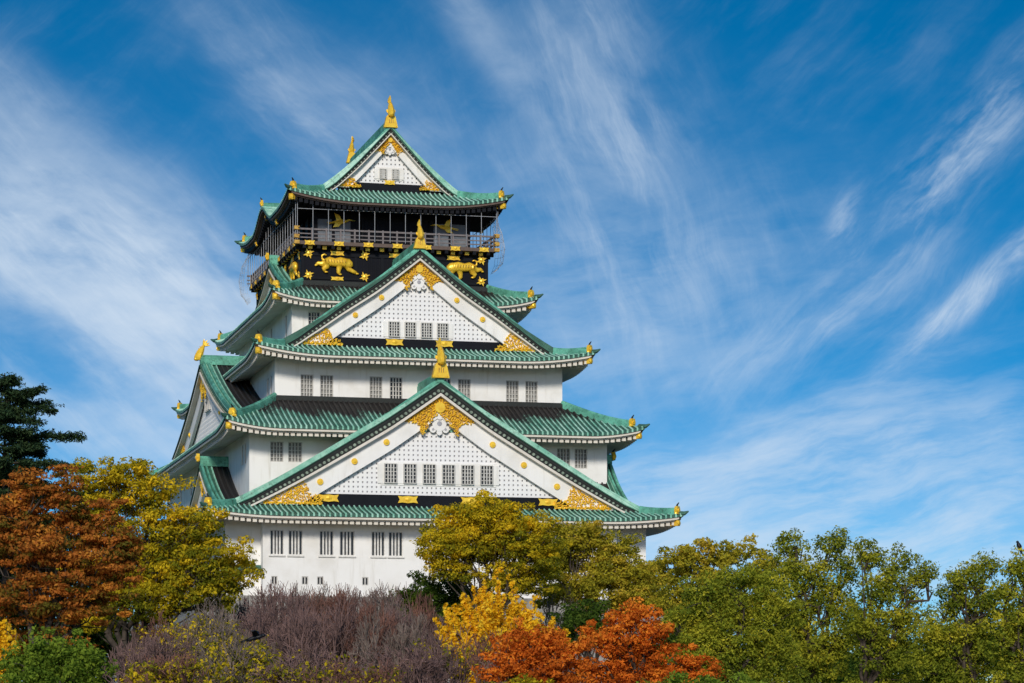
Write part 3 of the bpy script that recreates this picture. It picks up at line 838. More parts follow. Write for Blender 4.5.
# karahafu crest rolls on the long sides of the top roof
for side, sg in (('left', -1), ('right', 1)):
    rg = MB(); gd = MB(); zc = R5.zm + kara(-.5) + .2
    ridge_line(rg, [(sg * (R5.a - d), .5, zc + .02 * d) for d in (.2, 1.5, 3.0, 4.0)], .24)
    gold_cap(gd, (sg * (R5.a - .1), .5, zc + .25), (sg, 0), .7); gold_cap(gd, (sg * (R5.a - .6), .5, zc - 1.0), (sg, 0), .8)
    gold_cap(gd, (sg * (R5.a - .5), -6.2, 46.6), (sg, 0), .7); gold_cap(gd, (sg * (R5.a - .5), 6.2, 46.6), (sg, 0), .7)
    kb(rg, 'hip_ridge', 'ridge', roof5); kb(gd, 'corner_ornament', ['gold', 'dark_copper'], roof5)

# ================================================================== black top storey
mb = MB()
mb.box((-8.7, -13.4, 38.6), (8.7, 13.4, 43.05))
blk = kb(mb, 'black_wall', 'black')
FB = frame('front'); FL = frame('left')
for F, hw, off in ((FB, 8.7, 13.4), (FL, 13.4, 8.7), (frame('right'), 13.4, 8.7)):
    t_ = MB(); t_.box((-hw - .05, off + .004, 42.35), (hw + .05, off + .10, 42.62), 0, F); t_.box((-hw - .05, off + .004, 40.2), (hw + .05, off + .09, 40.42), 0, F)
    for x in np.linspace(-hw + .1, hw - .1, 8): t_.box((x - .13, off + .003, 40.42), (x + .13, off + .07, 42.35), 0, F)
    for x in np.linspace(-3.0, 3.0, 17):
        if hw < 9: t_.box((x - .04, off + .002, 40.45), (x + .04, off + .05, 42.3), 0, F)
    kb(t_, 'timber_frame', 'band', blk)
for F, off, hw in ((FB, 13.4, 8.0), (FL, 8.7, 12.6)):
    n = int(2 * hw / 1.3)
    for i in range(n + 1):
        s = -hw + 2 * hw * i / n
        q = MB(); q.box((s - .19, off + .12, 42.90), (s + .19, off + .42, 43.18), 0, F); kb(q, 'gold_beam_end', 'gold', blk)
    for s in ((-8.1, -2.9, 2.9, 8.1) if off > 10 else (-12.6, -5, 5, 12.6)):
        star(F, s, 42.52, off + .11, .52, blk); star(F, s, 40.55, off + .10, .50, blk)
    for s in ((-5.45, 0, 5.45) if off > 10 else (-9, 0, 9)):
        plate(F, s, 42.62, off + .12, 1.3, .42, blk); plate(F, s, 40.30, off + .12, 1.2, .34, blk)

def tiger(F0, s0, z0, w0, flip, parent):
    """gold relief of a prowling tiger, head low, tail curled up over the back"""
    mb = MB()
    def F(s, w_, z): return F0(s0 + flip * s * .9, w0 + w_, z0 + z * .95)
    def limb(pts, rs, fl=.6):
        P = [(a, .12, b) for a, b in pts]
        V = np.array(P, float); m = len(V)
        t = np.gradient(V, axis=0); t /= np.linalg.norm(t, axis=1)[:, None]
        nrm = np.stack([-t[:, 2], np.zeros(m), t[:, 0]], 1)
        n = 8; ring = []
        for i in range(m):
            for j in range(n):
                a = 2 * pi * j / n
                q = V[i] + nrm[i] * rs[i] * cos(a) + np.array([0, rs[i] * fl * sin(a), 0]); ring.append(F(*q))
        Fc = [(i * n + j, i * n + (j + 1) % n, (i + 1) * n + (j + 1) % n, (i + 1) * n + j) for i in range(m - 1) for j in range(n)]
        Fc += [tuple(range(n)), tuple((m - 1) * n + j for j in range(n))]
        mb.add(ring, Fc)
    # s grows towards the head; origin at mid body
    limb([(-1.15, .25), (-.75, .32), (-.2, .22), (.4, .30), (.85, .22), (1.1, .12)], [.34, .46, .42, .48, .47, .34])       # trunk
    limb([(.9, .22), (1.15, .16), (1.38, .02), (1.55, -.16)], [.48, .50, .42, .24])                                     # neck and head, held low
    for (a, b) in ((1.02, .52), (1.28, .46)): mb.blob((a, .15, b), (.12, .10, .12), 6, 4, 0, F)                          # ears
    mb.blob((1.36, .36, .10), (.06, .05, .06), 6, 4, 1, F)
    limb([(.95, .0), (1.2, -.35), (1.65, -.55), (2.05, -.72)], [.34, .26, .20, .16]); mb.blob((2.1, .12, -.78), (.2, .1, .11), 6, 4, 0, F)    # reaching foreleg
    limb([(.35, .0), (.22, -.4), (.18, -.72), (.3, -.86)], [.36, .27, .20, .17]); mb.blob((.36, .12, -.9), (.2, .1, .10), 6, 4, 0, F)
    limb([(-1.0, .12), (-1.05, -.22), (-1.35, -.42), (-1.2, -.66)], [.42, .32, .22, .17]); mb.blob((-1.08, .12, -.72), (.2, .1, .10), 6, 4, 0, F)    # hind legs, hocks bent back
    limb([(-1.2, .2), (-1.55, .02), (-1.9, .10), (-2.1, -.05)], [.36, .26, .19, .15]); mb.blob((-2.12, .12, -.1), (.16, .1, .11), 6, 4, 0, F)
    limb([(-1.25, .4), (-1.5, .55), (-1.52, .85), (-1.28, .98), (-1.05, .9)], [.12, .10, .09, .08, .07])                 # tail
    for x in np.linspace(-.9, .8, 7): mb.tube([F(x, .38, .45), F(x + .06, .42, .2)], .035, 4, 1)                          # stripes
    return kb(mb, 'tiger_relief', ['gold', 'gold_dark'], parent, smooth=True)
tiger(FB, -5.5, 41.55, 13.42, 1, blk)
tiger(FB, 6.3, 41.55, 13.42, -1, blk)
tiger(FL, 9.6, 41.55, 8.72, 1, blk); tiger(FL, -8.0, 41.55, 8.72, -1, blk)

# balcony
mb = MB(); mb.box((-9.35, -14.35, 43.20), (9.35, 14.35, 43.52))
bal = kb(mb, 'balcony', 'beam')
mb = MB()
for side, hw, off in (('front', 9.3, 14.3), ('left', 14.3, 9.3), ('right', 14.3, 9.3), ('back', 9.3, 14.3)):
    F = frame(side)
    for z, r in ((43.85, .05), (44.2, .05), (44.62, .075)): mb.box((-hw - .3, off - .16 - r, z - r), (hw + .3, off - .16 + r, z + r), 0, F)
    for s in np.linspace(-hw + .1, hw - .1, int(2 * hw / 1.3) + 1): mb.box((s - .075, off - .24, 43.52), (s + .075, off - .08, 44.75), 0, F)
kb(mb, 'railing', 'rail', bal)
for F, off, sps in ((FB, 14.35, np.linspace(-8.15, 8.15, 7)), (FL, 9.35, np.linspace(-13, 13, 10))):
    for s in sps: plate(F, float(s), 43.36, off + .01, .95, .42, bal)
for sx in (-1, 1):
    for q in (43.36, 43.9, 44.65):
        gd = MB(); gd.box((sx * 9.35 - .24, -14.6, q - .16), (sx * 9.35 + .24, -14.12, q + .16)); kb(gd, 'corner_fitting', 'gold_dark', bal)
# brackets under the balcony
mb = MB()
for F, off, hw in ((FB, 13.4, 8.6), (FL, 8.7, 13.3), (frame('right'), 8.7, 13.3)):
    for s in np.linspace(-hw, hw, int(2 * hw / 1.3) + 1):
        mb = MB(); mb.box((s - .15, off, 42.88), (s + .15, off + (.9 if off > 10 else .6), 43.19), 0, F); kb(mb, 'bracket', 'band', bal)
# set-back top room with dark openings and pale panels
mb = MB(); mb.box((-7.2, -11.8, 43.5), (7.2, 11.8, 48.2)); top = kb(mb, 'black_wall', 'black')
for s in (-6.4, -4.6, 4.6, 6.4):
    q = MB(); q.box((s - .75, 11.80, 43.9), (s + .75, 11.86, 46.0), 0, FB); q.box((s - .7, 11.86, 44.9), (s + .7, 11.9, 44.98), 1, FB); kb(q, 'wall_panel', ['panel', 'band'], top)
q = MB()
for F, r_, off, hw in [(FB, .09, 11.8, s) for s in np.linspace(-2.8, 2.8, 5)] + [(FB, .2, 11.7, s) for s in (-7.2, -3.7, 3.7, 7.2)] + [(FL, .18, 7.1, s) for s in np.linspace(-11.7, 11.7, 9)]:
    q = MB(); q.box((hw - r_, off, 43.5), (hw + r_, off + .3, 47.5), 0, F); kb(q, 'column', 'band', top)
q = MB(); q.box((-7.3, 11.8, 46.2), (7.3, 11.98, 46.45), 0, FB); kb(q, 'tie_beam', 'band', top)
def crane(F0, s0, z0, w0, flip):
    mb = MB(); F = lambda s, w_, z: F0(s0 + flip * s, w0 + w_, z0 + z)
    mb.blob((0, .1, 0), (.62, .12, .22), 8, 5, 0, F, .12)
    mb.tube([F(.5, .1, .08), F(.85, .12, .22), F(1.15, .12, .18)], [.12, .08, .05], 6); mb.tube([F(1.1, .12, .19), F(1.4, .12, .14)], [.05, .015], 5)
    mb.prism([(.15, .1), (-.1, .62), (-.55, .78), (-.45, .4), (-.35, .1)], .10, .16, F); mb.prism([(.2, -.05), (-.15, -.45), (-.7, -.5), (-.45, -.1)], .10, .16, F)
    mb.tube([F(-.5, .1, -.05), F(-1.2, .12, -.25)], [.06, .03], 5); mb.tube([F(-.5, .1, 0), F(-1.25, .12, -.12)], [.06, .03], 5)
    kb(mb, 'crane_relief', 'gold', top)
crane(FB, -4.9, 45.75, 12.0, 1); crane(FB, 5.0, 45.65, 12.0, -1)
# wire cage round the balcony
cg = MB()
for F, off, hw, n in ((FB, 14.5, 9.3, 14), (FL, 9.45, 14.4, 21), (frame('right'), 9.45, 14.4, 21)):
    for s in np.linspace(-hw, hw, n):
        cg.tube([F(s, off, 43.6), F(s, off, 47.35)], .033, 4)
    for z in (46.4,): cg.tube([F(-hw, off, z), F(hw, off, z)], .03, 4)
kb(cg, 'wire_cage', 'wire', bal)
# loose bird netting bulging from the rear left and the right corner of the balcony
nt = MB()
for (cx, cy, sx, sy0) in ((-9.6, 13.6, -1, 1), (9.5, -13.6, 1, -1)):
    for i in range(9):
        a = i / 8.0; bul = 1.1 * sin(pi * (.15 + .7 * a))
        nt.tube([(cx + sx * .02, cy - sy0 * 2.4 * a, 46.6), (cx + sx * bul * .75, cy - sy0 * 2.4 * a, 45.2), (cx + sx * bul, cy - sy0 * 2.4 * a, 43.8), (cx + sx * bul * .8, cy - sy0 * 2.4 * a, 42.4), (cx + sx * .05, cy - sy0 * 2.4 * a, 41.6)], .014, 3, caps=False)
    for z, m_ in ((46.0, .4), (45.2, .75), (44.5, .9), (43.8, 1.0), (43.1, .92), (42.4, .8), (41.9, .4)):
        nt.tube([(cx + sx * 1.1 * m_ * sin(pi * (.15 + .7 * a)), cy - sy0 * 2.4 * a, z) for a in np.linspace(0, 1, 7)], .014, 3, caps=False)
kb(nt, 'bird_net', 'net', bal)

# ================================================================== stone base
mb = MB(); n = 9
for side in SIDES:
    F = frame(side)
    hw, off = (20.5, 34.6) if side in ('front', 'back') else (34.6, 20.5)
    P = np.zeros((25, n + 1, 3))
    for i in range(25):
        for j in range(n + 1):
            q = 1 - j / n; fl = 7.5 * q ** 1.8
            s = -1 + 2 * i / 24
            P[i, j] = F(s * (hw + fl), off + fl, EYE + BASE - .4 - (EYE + BASE - .4) * q)
    mb.grid(P)
mb.add([(-20.5, -34.6, EYE + BASE - .4), (20.5, -34.6, EYE + BASE - .4), (20.5, 34.6, EYE + BASE - .4), (-20.5, 34.6, EYE + BASE - .4)], [(0, 1, 2, 3)])
sb = mb.build('stone_base', 'stone'); tag(sb, 'sloping granite stone base under the white castle keep', 'stone wall')
# ================================================================== trees
FWD = np.array([sin(YAW), cos(YAW), 0.0]); RGT = np.array([cos(YAW), -sin(YAW), 0.0])
def at(px, py, D):
    """world point seen at picture position (px, py), D metres along the view"""
    return np.array([CAMX, CAMY, EYE]) + FWD * D + RGT * ((px - 512) / F_PX * D) + np.array([0, 0, (HORIZON - py) / F_PX * D])

def leaf_mat(name, cols, trans=0.48, scale=0.35):
    """cols: three leaf colours, spread over the crown by clump (attribute 'tint') and noise"""
    m = bpy.data.materials.new(name); m.use_nodes = True
    t = NT(m.node_tree); t.n.clear()
    a = t.node('ShaderNodeAttribute', attribute_name='patina').outputs['Fac']
    g = t.node('ShaderNodeTexCoord').outputs['Object']
    n = t.noise(g, scale, 4, 0.6)
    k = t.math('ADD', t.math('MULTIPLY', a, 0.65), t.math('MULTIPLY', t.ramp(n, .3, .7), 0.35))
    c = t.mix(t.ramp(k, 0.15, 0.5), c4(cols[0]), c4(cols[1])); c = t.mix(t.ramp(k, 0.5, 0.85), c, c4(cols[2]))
    d = t.node('ShaderNodeBsdfDiffuse'); t.l.new(c, d.inputs[0])
    tr = t.node('ShaderNodeBsdfTranslucent'); t.l.new(c, tr.inputs[0])
    mx = t.node('ShaderNodeMixShader'); mx.inputs[0].default_value = trans; t.l.new(d.outputs[0], mx.inputs[1]); t.l.new(tr.outputs[0], mx.inputs[2])
    o = t.node('ShaderNodeOutputMaterial'); t.l.new(mx.outputs[0], o.inputs[0])
    M[name] = m
leaf_mat('leaf_russet', [(0.15, 0.13, 0.022), (0.5, 0.165, 0.034), (0.74, 0.34, 0.05)])
leaf_mat('leaf_olive', [(0.2, 0.21, 0.018), (0.6, 0.46, 0.022), (0.95, 0.66, 0.03)])
leaf_mat('leaf_green', [(0.15, 0.2, 0.024), (0.35, 0.37, 0.034), (0.64, 0.57, 0.052)])
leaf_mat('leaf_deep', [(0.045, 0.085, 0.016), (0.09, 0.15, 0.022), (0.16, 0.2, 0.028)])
leaf_mat('leaf_brown_olive', [(0.25, 0.25, 0.028), (0.5, 0.43, 0.036), (0.66, 0.47, 0.055)])
leaf_mat('leaf_gold', [(0.74, 0.42, 0.014), (0.93, 0.58, 0.024), (0.97, 0.72, 0.06)], .45)
leaf_mat('leaf_orange', [(0.45, 0.1, 0.015), (0.78, 0.21, 0.026), (0.88, 0.36, 0.04)], .4)
leaf_mat('leaf_shrub', [(0.11, 0.18, 0.022), (0.22, 0.31, 0.034), (0.34, 0.42, 0.05)])
leaf_mat('needles', [(0.02, 0.042, 0.022), (0.035, 0.065, 0.028), (0.055, 0.085, 0.034)], .15)
M['bark'] = material('bark', (0.075, 0.058, 0.045), 0.9, var=0.25, scale=3)
M['bark_pale'] = material('bark_pale', (0.16, 0.125, 0.105), 0.9, var=0.25, scale=3)
M['twig'] = material('twig', (0.22, 0.135, 0.122), 0.9, var=0.2, scale=.8, dark=(0.12, 0.075, 0.067))
M['twig_red'] = material('reddish_twig', (0.24, 0.115, 0.082), 0.9, var=0.2, scale=.8, dark=(0.10, 0.05, 0.04))
M['twig_grey'] = material('greyish_twig', (0.24, 0.185, 0.155), 0.9, var=0.2, scale=.8, dark=(0.09, 0.07, 0.058))

def mesh_np(name, V, Fq, mat, parent=None, att=None, smooth=False):
    me = bpy.data.meshes.new(name); nf, k = Fq.shape
    me.vertices.add(len(V)); me.vertices.foreach_set('co', np.ascontiguousarray(V, dtype=np.float32).ravel())
    me.loops.add(nf * k); me.loops.foreach_set('vertex_index', np.ascontiguousarray(Fq, dtype=np.int32).ravel())
    me.polygons.add(nf); me.polygons.foreach_set('loop_start', np.arange(0, nf * k, k, dtype=np.int32)); me.polygons.foreach_set('loop_total', np.full(nf, k, dtype=np.int32))
    me.update(calc_edges=True)
    if att is not None:
        a = me.attributes.new('patina', 'FLOAT', 'POINT'); a.data.foreach_set('value', np.ascontiguousarray(att, dtype=np.float32))
    me.materials.append(M[mat])
    if smooth: me.polygons.foreach_set('use_smooth', np.ones(nf, dtype=bool))
    o = bpy.data.objects.new(name, me); COL.objects.link(o)
    if parent: o.parent = parent
    return o

def segs_mesh(name, segs, mat, parent, n=4):
    """segs: array (m, 8): p0, p1, r0, r1 -> tapered bars"""
    S_ = np.asarray(segs, float); p0, p1, r0, r1 = S_[:, :3], S_[:, 3:6], S_[:, 6], S_[:, 7]
    t_ = p1 - p0; t_ /= np.linalg.norm(t_, axis=1)[:, None] + 1e-9
    ref = np.where(np.abs(t_[:, 2:3]) > .9, np.array([[1., 0, 0]]), np.array([[0, 0, 1.]]))
    a = np.cross(t_, ref); a /= np.linalg.norm(a, axis=1)[:, None] + 1e-9; b = np.cross(t_, a)
    an = np.arange(n) * 2 * pi / n; ca, sa = np.cos(an), np.sin(an)
    ring = a[:, None, :] * ca[None, :, None] + b[:, None, :] * sa[None, :, None]
    V = np.concatenate([p0[:, None] + ring * r0[:, None, None], p1[:, None] + ring * r1[:, None, None]], 1).reshape(-1, 3)
    base = np.arange(len(S_))[:, None, None] * 2 * n; j = np.arange(n)
    q = np.stack([j, (j + 1) % n, (j + 1) % n + n, j + n], 1)[None]
    return mesh_np(name, V, (base + q).reshape(-1, 4), mat, parent, smooth=True)

def limb_path(r_, p0, p1, n=6, sag=.12, up=.25):
    """a crooked limb from p0 to p1 that starts steep and bends outwards"""
    L = np.linalg.norm(p1 - p0); q = np.linspace(0, 1, n + 1)[:, None]
    P = p0 + (p1 - p0) * q; P[:, 2] += L * up * np.sin(pi * q[:, 0]) * .5
    P[1:-1] += r_.normal(0, L * sag * .35, (n - 1, 3)); return P
def path_segs(P, r0, r1):
    n = len(P) - 1; r = r0 + (r1 - r0) * np.linspace(0, 1, n + 1) ** .8
    return [np.concatenate([P[i], P[i + 1], [r[i], r[i + 1]]]) for i in range(n)]

def leaves(r_, C, R_, per, size, tint, upbias=.5, shell=.55, thin=.5):
    """C (k,3) clump centres, R_ (k,3) radii -> leaf quads"""
    k = len(C); idx = np.repeat(np.arange(k), per); m = len(idx)
    d = r_.normal(size=(m, 3)); d /= np.linalg.norm(d, axis=1)[:, None]
    rad = shell + (1 - shell) * r_.random(m) ** .7
    rad *= np.where(r_.random(m) < .12, 1.25, 1.0)
    P = C[idx] + d * R_[idx] * rad[:, None]
    nrm = d * .7 + r_.normal(size=(m, 3)) * .6 + np.array([0, 0, upbias]); nrm /= np.linalg.norm(nrm, axis=1)[:, None]
    a = np.cross(nrm, r_.normal(size=(m, 3))); a /= np.linalg.norm(a, axis=1)[:, None] + 1e-9; b = np.cross(nrm, a)
    L = (size * r_.uniform(.45, 1.6, m))[:, None]; Wd = L * thin
    V = np.stack([P - a * L, P + b * Wd + nrm * L * .15, P + a * L, P - b * Wd + nrm * L * .15], 1).reshape(-1, 3)
    Fq = np.arange(m * 4).reshape(m, 4)
    T = np.clip(tint[idx] + r_.normal(0, .13, m), 0, 1)
    return V, Fq, np.repeat(T, 4)

def broadleaf(kind, label, cat, D, base_px, lobes, leaf, seed, group=None, leaf_size=.11, dens=1.0, clump=.62, flat=.62, bark='bark', trunk_r=.28, tint_top=.35, gap=.16, thin=.5, fork=.42, depth=.75, upb=.5, tint0=.38):
    """lobes: (px, py, rx px, ry px) of the crown's big masses seen from the camera, each given its own depth; trunk at base_px on the ground"""
    r_ = np.random.default_rng(seed); sc = D / F_PX
    foot = at(base_px, HORIZON, D); foot[2] = 0.0
    root = empty(kind, tuple(foot)); tag(root, label, cat, group)
    Cs, Rs, Ts, segs = [], [], [], []
    tops = [at(a, b, D) for a, b, _, _ in lobes]
    zlow = min(p[2] - l[3] * sc for p, l in zip(tops, lobes))
    crownc = np.mean(tops, 0)
    hf = max(1.2, foot[2] + fork * crownc[2])
    fk = foot + np.array([r_.normal(0, .15), r_.normal(0, .15), hf])
    segs += path_segs(limb_path(r_, foot, fk, 4, .05, 0), trunk_r * 1.25, trunk_r * .85)
    for (px, py, rx, ry) in lobes:
        rx, ry = rx * sc, ry * sc; rd = max(rx, ry) * depth
        c = at(px, py, D + r_.uniform(-.5, .5) * rd)
        P = limb_path(r_, fk, c, 6, .16, .18); segs += path_segs(P, trunk_r * .5, .05)
        nk = max(5, int(dens * 4.6 * (rx * ry * rd) ** (2 / 3.) * 3.0 / clump ** 2 * .55))
        d = r_.normal(size=(nk, 3)); d /= np.linalg.norm(d, axis=1)[:, None]
        q = d * (r_.random(nk)[:, None] ** .42)
        # break up the outline and leave gaps
        wob = 1 + .22 * np.sin(5 * np.arctan2(q[:, 2], q[:, 0]) + r_.uniform(0, 6)) + .12 * np.sin(9 * np.arctan2(q[:, 2], q[:, 0]) + r_.uniform(0, 6))
        q *= wob[:, None]
        keep_ = r_.random(nk) > gap
        q = q[keep_]; nk = len(q)
        cc = c + RGT * (q[:, :1] * rx) + FWD * (q[:, 1:2] * rd) + np.array([0, 0, 1.0]) * (q[:, 2:] * ry)
        s_ = clump * r_.uniform(.6, 1.3, nk)
        Cs.append(cc); Rs.append(np.stack([s_, s_, s_ * flat], 1))
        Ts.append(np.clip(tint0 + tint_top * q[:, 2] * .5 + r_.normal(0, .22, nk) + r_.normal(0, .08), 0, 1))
        for i in r_.permutation(nk)[:max(4, nk // 5)]:
            w0_ = P[r_.integers(2, 6)]
            segs += path_segs(limb_path(r_, w0_, cc[i], 3, .2, .1), .055, .018)
    C = np.concatenate(Cs); R_ = np.concatenate(Rs); T = np.concatenate(Ts)
    per = int(max(12, 72 * (clump / .6) ** 2 * (.11 / leaf_size) ** 1.7))
    V, Fq, A_ = leaves(r_, C, R_, per, leaf_size, T, thin=thin, upbias=upb)
    mesh_np('crown', V - foot, Fq, leaf, root, A_)
    sg = np.array(segs); sg[:, :3] -= foot; sg[:, 3:6] -= foot
    segs_mesh('trunk', sg, bark, root, 6)
    return root

def bare_tree(label, D, px, top, width, seed, group, mat='twig', some=None, leafn=0, kind='bare_tree', cat='tree'):
    """leafless tree: forked limbs ending in a haze of thin upright twigs"""
    r_ = random.Random(seed); nr = np.random.default_rng(seed); sc = D / F_PX
    foot = at(px, HORIZON, D); foot[2] = 0; root = empty(kind, tuple(foot)); tag(root, label, cat, group)
    H = EYE + (HORIZON - top) * sc; Wd = width * sc / 2; segs = []; ends = []
    def grow(p, d, L, r, lev):
        n = 2 if lev < 4 else 1; q = p.copy()
        for i in range(n):
            d = d + nr.normal(0, .16 if lev < 4 else .24, 3) + np.array([0, 0, .06 if lev < 4 else .0]); d /= np.linalg.norm(d)
            q2 = q + d * L / n; segs.append(np.concatenate([q, q2, [r * (1 - .15 * i), r * (.85 - .15 * i)]])); q = q2
        if lev >= 6 or q[2] > H * 1.02: ends.append(q); return
        m = 3 if lev in (0, 1, 3) else r_.choice((2, 3))
        for k in range(m):
            az_ = r_.uniform(0, 2 * pi); sp = r_.uniform(.30, .75) if lev < 3 else r_.uniform(.3, .9)
            dd = d + sp * np.array([cos(az_), sin(az_), 0]) + np.array([0, 0, .12 if lev < 4 else -.02]); dd /= np.linalg.norm(dd)
            grow(q, dd, L * r_.uniform(.62, .86), max(.016, r * .62), lev + 1)
    for k in range(3):
        az_ = r_.uniform(0, 2 * pi); o = np.array([cos(az_), sin(az_), 0])
        grow(foot + o * .15, np.array([0, 0, 1.0]) + o * .35, H * .26, .16, 0)
    S_ = np.array(segs); Z = S_[:, 5] / np.percentile(S_[:, 5], 99) ; k = H / np.percentile(S_[:, 5], 99)
    cx = foot[:2]
    for c0 in (0, 3):
        S_[:, c0 + 2] *= k
        rad = S_[:, c0:c0 + 2] - cx
        S_[:, c0:c0 + 2] = cx + rad * (Wd / max(.1, np.percentile(np.linalg.norm(S_[:, 3:5] - cx, axis=1), 96) if c0 == 0 else sw)) if False else S_[:, c0:c0 + 2]
    spread = np.percentile(np.hypot(S_[:, 3] - cx[0], S_[:, 4] - cx[1]), 95); f = Wd / spread
    S_[:, 0:2] = cx + (S_[:, 0:2] - cx) * f; S_[:, 3:5] = cx + (S_[:, 3:5] - cx) * f
    S_[:, :3] -= foot; S_[:, 3:6] -= foot
    thick = S_[:, 6] > .045
    segs_mesh('trunk', S_[thick], 'bark', root, 5)
    segs_mesh('twigs', S_[~thick], mat, root, 3)
    if leafn:
        E = S_[~thick][:, 3:6]; pick = E[nr.integers(0, len(E), leafn)]
        pick = pick[pick[:, 2] < H * .92]
        V, Fq, A_ = leaves(nr, pick, np.full((len(pick), 3), .28), 7, .085, nr.random(len(pick)))
        mesh_np('crown', V, Fq, some, root, A_)
    return root

def conifer(label, D, px, top, width, seed):
    r_ = np.random.default_rng(seed); sc = D / F_PX
    foot = at(px, HORIZON, D); foot[2] = 0; root = empty('conifer_tree', tuple(foot)); tag(root, label, 'tree')
    H = EYE + (HORIZON - top) * sc; Wd = width * sc / 2; segs = path_segs(limb_path(r_, np.zeros(3), np.array([0.2, 0, H]), 8, .01, 0), .42, .05)
    C, R_, T = [], [], []
    z = H * .35
    while z < H * .99:
        f = (H - z) / (H * .65); n = 5
        for k in range(n):
            if r_.random() < .10: continue
            a = r_.uniform(0, 2 * pi); L = Wd * (f ** .7) * r_.uniform(.35, 1.2) + .35
            tip = np.array([cos(a) * L, sin(a) * L, z + L * r_.uniform(-.12, .34) + r_.normal(0, .25)])
            P = limb_path(r_, np.array([0.1, 0, z]), tip, 5, .08, .10); segs += path_segs(P, .09, .02)
            m = int(L / .26) + 2
            for q in np.linspace(.25, 1.05, m):
                p = P[0] + (tip - P[0]) * q; i = min(4, int(q * 5)); p[2] = P[i][2] + (P[min(5, i + 1)][2] - P[i][2]) * (q * 5 - i) if q < 1 else tip[2]
                w_ = .55 * (1.15 - .5 * q)
                for s_ in range(6):
                    C.append(p + np.array([r_.normal(0, w_ * .6), r_.normal(0, w_ * .6), r_.normal(-.03, .14)])); R_.append((.36, .36, .15)); T.append(r_.random())
        z += H * .027 * r_.uniform(.8, 1.25)
    V, Fq, A_ = leaves(r_, np.array(C), np.array(R_), 15, .13, np.array(T), thin=.3, upbias=.8)
    mesh_np('crown', V, Fq, 'needles', root, A_); segs_mesh('trunk', np.array(segs), 'bark', root, 6)

def ginkgo(label, D, px, top, width, seed, stems, group=None, leafn=1.0):
    """young ginkgo: steep wand-like branches clothed in yellow leaves to their tips"""
    r_ = np.random.default_rng(seed); sc = D / F_PX
    foot = at(px, HORIZON, D); foot[2] = 0; root = empty('ginkgo_tree', tuple(foot)); tag(root, label, 'tree', group)
    H = EYE + (HORIZON - top) * sc; Wd = width * sc / 2
    segs = path_segs(limb_path(r_, np.zeros(3), np.array([0, 0, H * .5]), 4, .02, 0), .17, .10); C, R_, T = [], [], []
    for k in range(stems):
        a = r_.uniform(0, 2 * pi); rr = Wd * math.sqrt((k + .5) / stems); z0 = H * r_.uniform(.12, .45)
        tip = np.array([cos(a) * rr, sin(a) * rr, H * (1 - .36 * (rr / Wd) ** 1.3) * r_.uniform(.86, 1.0)])
        P = limb_path(r_, np.array([0, 0, z0]), tip, 6, .07, -.22); segs += path_segs(P, .06, .012)
        L = np.linalg.norm(tip - P[0]); m = int(L / .13)
        for q in np.linspace(.28, 1.0, m):
            i = min(5, int(q * 6)); p = P[i] + (P[i + 1] - P[i]) * (q * 6 - i)
            w_ = .15 * (1.25 - .9 * q) + .045
            C.append(p + r_.normal(0, w_ * .7, 3)); R_.append((w_, w_, w_ * 1.4)); T.append(np.clip(r_.normal(.55, .22), 0, 1))
            if r_.random() < .10 and q < .85:
                t2 = p + np.array([r_.normal(0, .35), r_.normal(0, .35), r_.uniform(.4, .95)])
                for u in np.linspace(.2, 1, 6): C.append(p + (t2 - p) * u); R_.append((.13, .13, .2)); T.append(np.clip(r_.normal(.6, .2), 0, 1))
    V, Fq, A_ = leaves(r_, np.array(C), np.array(R_), int(9 * leafn), .075, np.array(T), thin=.75, upbias=.3)
    mesh_np('crown', V, Fq, 'leaf_gold', root, A_); segs_mesh('trunk', np.array(segs), 'bark_pale', root, 5)

# --- left group
conifer('dark green layered conifer rising behind the russet tree at the far left', 205, 2, 373, 300, 3)
broadleaf('zelkova_tree', 'tall russet-orange broadleaf tree in front of the dark conifer', 'tree', 150, 40,
          [(45, 494, 45, 30), (20, 515, 40, 30), (88, 520, 40, 30), (10, 535, 45, 38), (60, 560, 70, 34), (110, 570, 38, 30), (5, 590, 45, 34), (70, 605, 66, 26), (30, 640, 50, 26), (120, 545, 30, 22)],
          'leaf_russet', 11, leaf_size=.10, flat=.32, clump=.66, gap=.32, trunk_r=.34, tint_top=.5)
broadleaf('camphor_tree', 'yellow-green broadleaf tree beside the left corner of the keep', 'tree', 172, 130,
          [(112, 476, 42, 22), (148, 496, 38, 28), (100, 505, 36, 30), (190, 532, 36, 28), (150, 540, 60, 36), (226, 562, 32, 26), (190, 575, 52, 34), (115, 570, 44, 30), (150, 600, 44, 24), (215, 590, 34, 22), (95, 615, 28, 18)],
          'leaf_olive', 12, tint0=.32, leaf_size=.10, flat=.5, clump=.66, gap=.16, trunk_r=.42, tint_top=.5)
broadleaf('evergreen_shrub', 'rounded bright green bush under the russet tree', 'shrub', 112, 55,
          [(55, 655, 42, 26), (28, 668, 30, 24), (85, 672, 30, 26), (50, 690, 56, 26)], 'leaf_shrub', 13, leaf_size=.075, clump=.36, flat=.7, gap=.05, trunk_r=.12)
ginkgo('slender yellow ginkgo cut by the left edge, beside the green bush', 118, -8, 588, 62, 14, 30)
